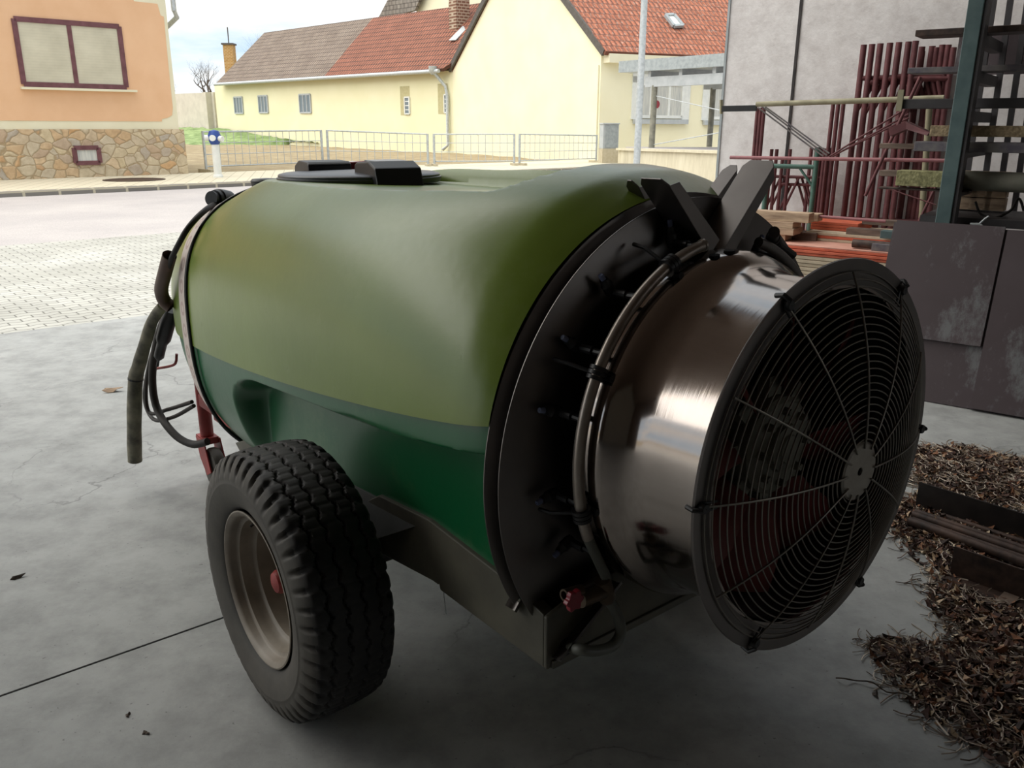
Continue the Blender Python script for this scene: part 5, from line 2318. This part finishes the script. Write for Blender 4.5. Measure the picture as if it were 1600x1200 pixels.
# short frames at left
for i, xa in enumerate((1206, 1214, 1223, 1235)):
    pa, ta = gpt(xa, 233 + (12 if i == 2 else 0), 1.72)
    pb, tb_ = gpt(xa + 62, 231, 1.80)
    frame(pa, pb, ta, tb_, zf, 'scaffold_red', 'short dark red frame with round knee braces left on the pile', 'short red frames', r=.015)
for i, xa in enumerate((1184, 1189, 1194)):
    pa, ta = gpt(xa, 168, 1.60)
    pb, tb_ = gpt(xa + 118 + 3 * i, 162, 1.66)
    frame(pa, pb, ta, tb_, zf, 'scaffold_red', 'mid-height dark red frame just under the yellowish rail', 'mid-height red frames', r=.016, cross=False)
for i, xa in enumerate((1290, 1297, 1304)):
    pa, ta = gpt(xa - 8, 232, 1.78)
    b = MB()
    b.tube([Vector((pa.x, pa.y, zf)), Vector((pa.x, pa.y, ta))], .016, 10)
    tag(b.build('scaffold_tube', 'scaffold_red', smooth=50, recenter=True), 'short dark red tube standing beside the green frame', 'tube', 'short red tubes beside the green frame')
pa, ta = gpt(1278, 230, 1.55)
pb, tb_ = gpt(1200, 255, 1.50)
F = empty('green_scaffold', Vector((pa.x, pa.y, zf)))
tag(F, 'green tubular frame with a knee brace behind the right deflector', 'scaffold')
b = MB()
b.tube([Vector((pa.x, pa.y, zf)), Vector((pa.x, pa.y, ta))], .020, 12)
attach(b.build('leg', 'scaffold_green', smooth=50), F)
b = MB()
zc_ = R_(1240, 260, 1.55).z
b.tube([Vector((pa.x, pa.y, zc_)), Vector((pb.x, pb.y, zc_))], .018, 12)
attach(b.build('crossbar', 'scaffold_green', smooth=50), F)
b = MB()
b.tube([Vector((pa.x, pa.y, zc_ - .16)), lerp(Vector((pa.x, pa.y, zc_)), Vector((pb.x, pb.y, zc_)), .35)], .010, 8)
attach(b.build('knee_brace', 'scaffold_green', smooth=50), F)
b = MB()
b.tube([Vector((pb.x, pb.y, zf)), Vector((pb.x, pb.y, zc_))], .020, 12)
attach(b.build('leg', 'scaffold_green', smooth=50), F)

# rails in front of the frames
def rail(name, x0, y0, x1, y1, off, r, mat, label, cat='rail', off2=None):
    b = MB()
    b.tube([R_(x0, y0, off), R_(x1, y1, off if off2 is None else off2)], r, 10)
    return tag(b.build(name, mat, smooth=50, recenter=True), label, cat)


YR = empty('yellow_rail', R_(1182, 164, 1.4))
tag(YR, 'pale yellow scaffold rail held level above the short frames', 'rail')
b = MB()
b.tube([R_(1182, 163, 1.4), R_(1475, 153, 1.4)], .020, 12)
attach(b.build('rail_tube', 'scaffold_yellow', smooth=50), YR)
b = MB()
b.bar(R_(1129, 170, 1.4), R_(1182, 169, 1.4), .03, .045)
attach(b.build('rail_end', 'black_plastic'), YR)
b = MB()
b.bar(R_(1127, 156, 1.4), R_(1127, 178, 1.4), .03, .02, up=(1, 0, 0))
attach(b.build('end_plate', 'scaffold_yellow'), YR)
rail('pink_rail', 1141, 246, 1478, 251, 1.35, .014, 'scaffold_pink', 'faded red tube running level below the yellow rail')
rail('bottom_bar', 1172, 330, 1384, 346, 1.22, .012, 'scaffold_pink', 'faded red bar lying along the foot of frames')
for i, (x0, y0, x1, y1) in enumerate(((1184, 168, 1286, 244), (1190, 166, 1292, 243), (1196, 167, 1296, 240))):
    rail('diagonal_brace', x0, y0, x1, y1, 1.45, .006, 'beam_grey', 'thin brace falling to the right between the two rails', 'brace')['group'] = 'braces falling right'
for i, (x0, y0, x1, y1) in enumerate(((1294, 246, 1418, 168), (1300, 245, 1420, 178), (1306, 241, 1420, 184))):
    rail('diagonal_brace', x0, y0, x1, y1, 1.5, .007, 'scaffold_red', 'thin dark red brace rising to the right between the two rails', 'brace')['group'] = 'braces rising right'
rail('diagonal_tube', 1438, 120, 1352, 306, 1.3, .012, 'scaffold_red', 'dark red tube slanting in front of the tall frames', 'brace')
rail('diagonal_tube', 1492, 232, 1436, 345, 1.2, .010, 'scaffold_red', 'red tube slanting left behind the green rack post', 'brace')
rail('thin_rod', 1380, 292, 1462, 320, 1.15, .004, 'scaffold_red', 'thin red rod slanting below the lichen-covered beam', 'rod')
rail('yellow_post', 1452, 170, 1440, 345, 1.5, .022, 'scaffold_yellow', 'yellowish upright tube just left of green rack post', 'post')

# ---- cantilever rack
RK = empty('storage_rack', rw_(S_(1478, 345, .5), .5, 0))
tag(RK, 'green steel storage rack post with dark arms, behind leaning sheets', 'rack')
sP = (S_(1478, 345, .5) + S_(1525, 2, .5)) / 2
b = MB()
b.box(rw_(sP, .5, 2.0), (.085, .10, 4.0), RotD)
attach(b.build('rack_post', 'post_green', bevel=.004), RK)
b = MB()
b.box(rw_(sP + .048, .52, 2.0), (.03, .12, 4.0), RotD)
attach(b.build('post_flange', 'rack_dark'), RK)
arms = [(1530, 58), (1525, 118), (1518, 182), (1512, 240), (1500, 302)]
for (x_, y_) in arms:
    za_ = R_(x_, y_, .55).z
    b = MB()
    b.box(rw_(sP + .0, .98, za_), (.07, .95, .065), RotD)
    attach(b.build('rack_arm', 'rack_dark'), RK)
    b = MB()
    b.box(rw_(sP + 1.9, .98, za_), (.07, .95, .065), RotD)
    attach(b.build('rack_arm', 'rack_dark'), RK)
b = MB()
b.box(rw_(sP + 1.9, .5, 2.0), (.085, .10, 4.0), RotD)
attach(b.build('rack_post', 'post_green', bevel=.004), RK)

ITEMS = [
    ('steel_section', 1430, 47, 57, .62, .22, 'rust_steel', 'dark steel sections, highest load on the rack, with cut left end'),
    ('steel_section', 1418, 106, 115, .75, .2, 'beam_grey', 'grey flat beam on the second highest rack arm'),
    ('steel_section', 1407, 155, 170, .70, .15, 'rack_dark', 'dark beam on the rack with pale yellow left end'),
    ('crusted_board', 1453, 196, 213, .60, .12, 'crust', 'thick board with crumbly tan crust on the rack'),
    ('steel_section', 1428, 221, 236, .60, .25, 'beam_grey', 'purple-grey beam right under the crusted board'),
    ('timber_plank', 1374, 224, 232, .78, .12, 'wood_dark', 'narrow weathered plank sticking out left under the crusted board'),
    ('lichen_beam', 1400, 266, 290, .58, .14, 'lichen', 'beam covered with yellow-green crust, low on the rack'),
    ('timber_plank', 1374, 266, 275, .80, .12, 'wood_dark', 'weathered plank sticking out left behind the lichen-covered beam'),
    ('steel_section', 1372, 292, 295, .60, .1, 'rust_steel', 'thin flat bar below the lichen-covered beam')]
ends = {6: S_(1500, 280, .58)}
for k, (nm, x0, y0, y1, off, dep, mat, lab) in enumerate(ITEMS):
    s0 = S_(x0, (y0 + y1) / 2, off)
    z1, z0_ = R_(x0, y0, off).z, R_(x0, y1, off).z
    s1 = ends.get(k, sP + 2.2)
    if k in (5, 7, 8):
        s1 = sP + .1
    b = MB()
    b.box(rw_((s0 + s1) / 2, off + dep / 2, (z0_ + z1) / 2), (s1 - s0, dep, z1 - z0_), RotD)
    tag(b.build(nm, mat, recenter=True, bevel=.004), lab, 'beam' if 'plank' not in nm else 'plank')
b = MB()
b.box(rw_(S_(1407, 157, .7), .70 - .012, R_(1407, 157, .7).z), (.035, .02, .13), RotD)
tag(b.build('beam_end_plate', 'scaffold_yellow', recenter=True), 'pale yellow end plate on the dark rack beam', 'plate')
b = MB()
zq = R_(1560, 284, .7).z
b.tube([rw_(S_(1492, 285, .7), .7, zq), rw_(sP + 2.4, .7, zq)], .060, 24)
tag(b.build('rack_pipe', 'pipe_grey', smooth=50, recenter=True), 'large grey pipe with purple stain, lowest load on the rack', 'pipe')
b = MB()
b.prism([R_(1388, 200, .75), R_(1415, 190, .75), R_(1452, 207, .7), R_(1448, 212, .7), R_(1416, 202, .75), R_(1390, 213, .75)], NN * .12)
tag(b.build('red_bracket', 'scaffold_red', recenter=True), 'bent red bracket left of the crusted board', 'bracket')
# dark bars behind
for i, (x0, x1) in enumerate(((1553, 1500), (1579, 1530), (1606, 1556), (1632, 1582))):
    b = MB()
    b.bar(R_(x0, 0, 1.5), R_(x1, 345, 1.5), .036, .04, up=NN)
    tag(b.build('dark_upright', 'rack_dark', recenter=True), 'dark upright bar behind the rack loads', 'upright', 'dark uprights behind the rack')
b = MB()
wv0, wv1 = R_(1543, 66, 1.65), R_(1640, 100, 1.65)
b.box(rw_(S_(1590, 80, 1.65), 1.65, R_(1590, 82, 1.65).z), (.75, .03, .28), RotD)
tag(b.build('dark_board', 'film_ply', recenter=True), 'dark brown board standing high behind the rack', 'board')
for k, (x0, x1, y0, y1) in enumerate(((1556, 1650, 270, 272),)):
    pass
# low bench behind leaning sheets with clutter
zbn = R_(1500, 342, .45).z
b = MB()
b.box(rw_(sP + 1.02, .95, zbn - .03), (2.36, .7, .05), RotD)
for s_ in (-.1, 2.1):
    for o_ in (.65, 1.25):
        b.box(rw_(sP + s_, o_, (zbn - .055) / 2), (.06, .06, zbn - .055), RotD)
tag(b.build('steel_bench', 'rack_dark', recenter=True), 'dark steel bench behind the leaning sheets', 'bench')
for i in range(9):
    b = MB()
    s_ = S_(1512 + (i % 3) * 22, 320, 1.2)
    b.box(rw_(s_, 1.15, zbn + .045 + .085 * (i // 3)), (.13, .12, .08), RotD)
    tag(b.build('pale_block', 'wood', recenter=True, bevel=.003), 'pale block stacked on the bench behind the rack', 'block', 'pale blocks stacked on the bench')
b = MB()
b.tube([R_(1524, 315, .8), R_(1533, 335, .8), R_(1556, 340, .8), R_(1580, 328, .8), R_(1592, 310, .8), R_(1600, 330, .8)], .008, 8, smooth=6)
tag(b.build('hanging_cable', 'rubber_hose', smooth=60, recenter=True), 'dark cable looping behind the rack post', 'cable')
b = MB()
b.tube([R_(1530, 350, .5), R_(1540, 341, .5), R_(1545, 338, .5)], .006, 8)
b.tube([R_(1516, 350, .5), R_(1530, 350, .5), R_(1534, 353, .5)], .008, 8)
tag(b.build('wire_scrap', 'galv', smooth=60, recenter=True), 'small bent metal scrap on top of the leaning sheets', 'scrap')

# ================================================================== STEEL AND LEAVES ON THE FLOOR (right)
def gline(x0, y0, x1, y1):
    a, c = atz(x0, y0), atz(x1, y1)
    return a, c + (c - a).normalized() * .9


a, c = gline(1430, 795, 1600, 851)
d = (c - a).normalized()
nrm = Vector((-d.y, d.x, 0))
hpl = atp(1434, 752, a, nrm).z
b = MB()
b.box((a + c) / 2 + Vector((0, 0, hpl / 2)), ((c - a).length, .008, hpl), Matrix.Rotation(math.atan2(d.y, d.x), 3, 'Z'))
b.box((a + c) / 2 + nrm * .05 + Vector((0, 0, .004)), ((c - a).length, .10, .008), Matrix.Rotation(math.atan2(d.y, d.x), 3, 'Z'))
tag(b.build('steel_angle', 'dark_steel', recenter=True), 'dark steel angle standing upright behind the loose rods', 'steel angle')
rods = [(1419, 826, 1600, 893, .019), (1424, 816, 1600, 878, .016), (1428, 809, 1600, 868, .013), (1470, 815, 1600, 858, .012), (1476, 807, 1600, 845, .011), (1424, 822, 1600, 884, .011)]
for i, (x0, y0, x1, y1, r) in enumerate(rods):
    a, c = gline(x0, y0, x1, y1)
    lift = .035 if i in (1, 5) else .028
    b = MB()
    b.tube([a + Vector((0, 0, r + lift * .6)), c + Vector((0, 0, r + lift * .6))], r, 12)
    tag(b.build('steel_rod', 'rust_steel', smooth=50, recenter=True), ('thickest rusty pipe, nearest of the loose rods' if i == 0 else 'rusty dark rod among loose rods between two steel angles'), 'rod', None if i == 0 else 'loose rods on the floor')
b = MB()
a, c = gline(1470, 910, 1600, 959)
d = (c - a).normalized()
nrm = Vector((-d.y, d.x, 0))
Rz = Matrix.Rotation(math.atan2(d.y, d.x), 3, 'Z')
b.box((a + c) / 2 + nrm * .04 + Vector((0, 0, .005)), ((c - a).length, .08, .008), Rz)
b.box((a + c) / 2 + nrm * .08 + Vector((0, 0, .06)), ((c - a).length, .008, .12), Rz)
tag(b.build('steel_angle', 'rust_steel', recenter=True), 'rusty steel angle nearest the camera at right edge', 'steel angle')
b = MB()
for k in (.18, .8):
    q = lerp(a, c, k) + nrm * .22
    b.box(q + Vector((0, 0, .008)), (.05, .5, .016), Rz)
tag(b.build('packing_strip', 'wood_dark', recenter=True), 'thin wooden strips under the loose rods', 'strip')

# leaves
a_ = NT('dry_leaf_litter')
sp_ = a_.n('SeparateXYZ')
a_.l(a_.tc.outputs['UV'], sp_.inputs[0])
lc_ = a_.ramp(sp_.outputs[0], [(0, '#2a1d16'), (.35, '#47302a'), (.6, '#5f4030'), (.75, '#83573b'), (.86, '#b0967a'), (1, '#d4c2a6')])
M['litter'] = a_.set(lc_, .8)
a_ = NT('dry_twig_litter')
sp_ = a_.n('SeparateXYZ')
a_.l(a_.tc.outputs['UV'], sp_.inputs[0])
lc_ = a_.ramp(sp_.outputs[0], [(0, '#54443a'), (.4, '#8d7d70'), (1, '#d0c4b4')])
M['twigs'] = a_.set(lc_, .8)


def inside(p, poly):
    x, y = p
    r = False
    j = len(poly) - 1
    for i in range(len(poly)):
        xi, yi = poly[i]
        xj, yj = poly[j]
        if (yi > y) != (yj > y) and x < (xj - xi) * (y - yi) / (yj - yi) + xi:
            r = not r
        j = i
    return r


def litter(polypx, n, nt, hgt, label, seed, ext=None):
    rnd = random.Random(seed)
    poly = [tuple(atz(x, y).xy) for x, y in polypx]
    xs = [p[0] for p in poly]
    ys = [p[1] for p in poly]

    def edge_d(p):
        best = 9
        for i in range(len(poly)):
            A_, B_ = Vector(poly[i]), Vector(poly[(i + 1) % len(poly)])
            ab = B_ - A_
            t = max(0, min(1, (Vector(p) - A_).dot(ab) / max(ab.length_squared, 1e-9)))
            best = min(best, (A_ + ab * t - Vector(p)).length)
        return best
    b = MB()
    cnt = 0
    while cnt < n:
        p = (rnd.uniform(min(xs) - .05, max(xs) + .05), rnd.uniform(min(ys) - .05, max(ys) + .05))
        ins = inside(p, poly)
        ed = edge_d(p)
        if not ins and (ed > .05 or rnd.random() < .8):
            continue
        z_ = rnd.uniform(0, hgt) * (min(1, ed / .12) if ins else 0) + .003
        r = rnd.uniform(.007, .022)
        rot = rnd.uniform(0, 6.28)
        R = Matrix.Rotation(rot, 3, 'Z') @ Matrix.Rotation(rnd.uniform(-.7, .7), 3, 'X') @ Matrix.Rotation(rnd.uniform(-.7, .7), 3, 'Y')
        k = rnd.choice((4, 5, 6))
        vs = []
        for i in range(k):
            t = 2 * PI * i / k
            rr = r * rnd.uniform(.6, 1.25)
            vs.append(R @ Vector((rr * math.cos(t), rr * .55 * math.sin(t), r * .45 * math.cos(2 * t))) + Vector((p[0], p[1], z_ + r * .3)))
        u = rnd.random() ** 1.25
        b.add(vs + [sum(vs, Vector()) / k + R @ Vector((0, 0, r * .3))], [(i, (i + 1) % k, k) for i in range(k)], [[(u, 0)] * 3] * k)
        cnt += 1
    o = b.build('leaf_litter', 'litter', uvs=True, recenter=True)
    tag(o, 'dry brown leaves ' + label, 'leaves', kind='stuff')
    b = MB()
    cnt = 0
    while cnt < nt:
        p = (rnd.uniform(min(xs) - .06, max(xs) + .06), rnd.uniform(min(ys) - .06, max(ys) + .06))
        ins = inside(p, poly)
        ed = edge_d(p)
        if not ins and (ed > .07 or rnd.random() < .7):
            continue
        L = rnd.uniform(.03, .11)
        a0 = rnd.uniform(0, 6.28)
        q = Vector((p[0], p[1], .004 + rnd.uniform(.2, 1) * hgt * (min(1, ed / .12) if ins else 0)))
        pts = [q]
        bend = rnd.uniform(-.9, .9)
        for i in range(4):
            a0 += bend * .5
            q = q + Vector((math.cos(a0), math.sin(a0), rnd.uniform(-.12, .22))) * L / 4
            q.z = max(q.z, .003)
            pts.append(q.copy())
        i0 = len(b.f)
        b.tube(pts, rnd.uniform(.0011, .0026), 3, cap=False)
        u = rnd.random()
        for i in range(i0, len(b.f)):
            b.uv[i] = [(u, 0)] * len(b.f[i])
        cnt += 1
    o = b.build('twig_litter', 'twigs', uvs=True, recenter=True)
    tag(o, 'dry pale stalks ' + label, 'stalks', kind='stuff')


litter([(1425, 705), (1500, 700), (1600, 722), (1680, 745), (1680, 830), (1600, 800), (1434, 756)], 2600, 2200, .045, 'heaped behind the upright steel angle', 3)
litter([(1385, 800), (1430, 775), (1600, 835), (1680, 870), (1680, 920), (1560, 880), (1480, 905), (1440, 870), (1400, 835)], 2000, 900, .022, 'between and under the loose rods', 4)
litter([(1470, 915), (1600, 965), (1700, 1000), (1700, 1260), (1600, 1205), (1520, 1150), (1440, 1095), (1372, 1018), (1400, 1012), (1490, 1022), (1500, 985), (1475, 950)], 5000, 2600, .045, 'heaped in the front pile at lower right', 5)

# ================================================================== LIGHT
w = bpy.data.worlds.new('world')
sc.world = w
w.use_nodes = True
t = w.node_tree
bg = t.nodes['Background']
tc = t.nodes.new('ShaderNodeTexCoord')
sep = t.nodes.new('ShaderNodeSeparateXYZ')
t.links.new(tc.outputs['Generated'], sep.inputs[0])
mp = t.nodes.new('ShaderNodeMapping')
mp.inputs['Scale'].default_value = (1.3, 1.3, 6)
mp.inputs['Rotation'].default_value = (0, 0.08, 0)
t.links.new(tc.outputs['Generated'], mp.inputs[0])
ns = t.nodes.new('ShaderNodeTexNoise')
ns.inputs['Scale'].default_value = 2.6
ns.inputs['Detail'].default_value = 8
ns.inputs['Roughness'].default_value = .55
t.links.new(mp.outputs[0], ns.inputs['Vector'])
cr = t.nodes.new('ShaderNodeValToRGB')
e = cr.color_ramp.elements
e[0].position = .36
e[0].color = hexc('#b9d3ea')
e[1].position = .66
e[1].color = hexc('#fdf3e4')
k = e.new(.5)
k.color = hexc('#e4ecf2')
t.links.new(ns.outputs['Fac'], cr.inputs[0])
t.links.new(cr.outputs[0], bg.inputs['Color'])
bg.inputs['Strength'].default_value = SKY_STRENGTH
sd = bpy.data.lights.new('sun', 'SUN')
sd.energy = SUN_STRENGTH
sd.angle = 1.6
sd.color = (1, .95, .86)
so = bpy.data.objects.new('sun', sd)
COL.objects.link(so)
so.rotation_euler = Vector((-.5, -.1, .85)).to_track_quat('Z', 'Y').to_euler()

vs_ = sc.view_settings
vs_.view_transform = 'Standard'
vs_.look = 'None'
vs_.gamma = 1
vs_.use_curve_mapping = False
vs_.exposure = EXPOSURE
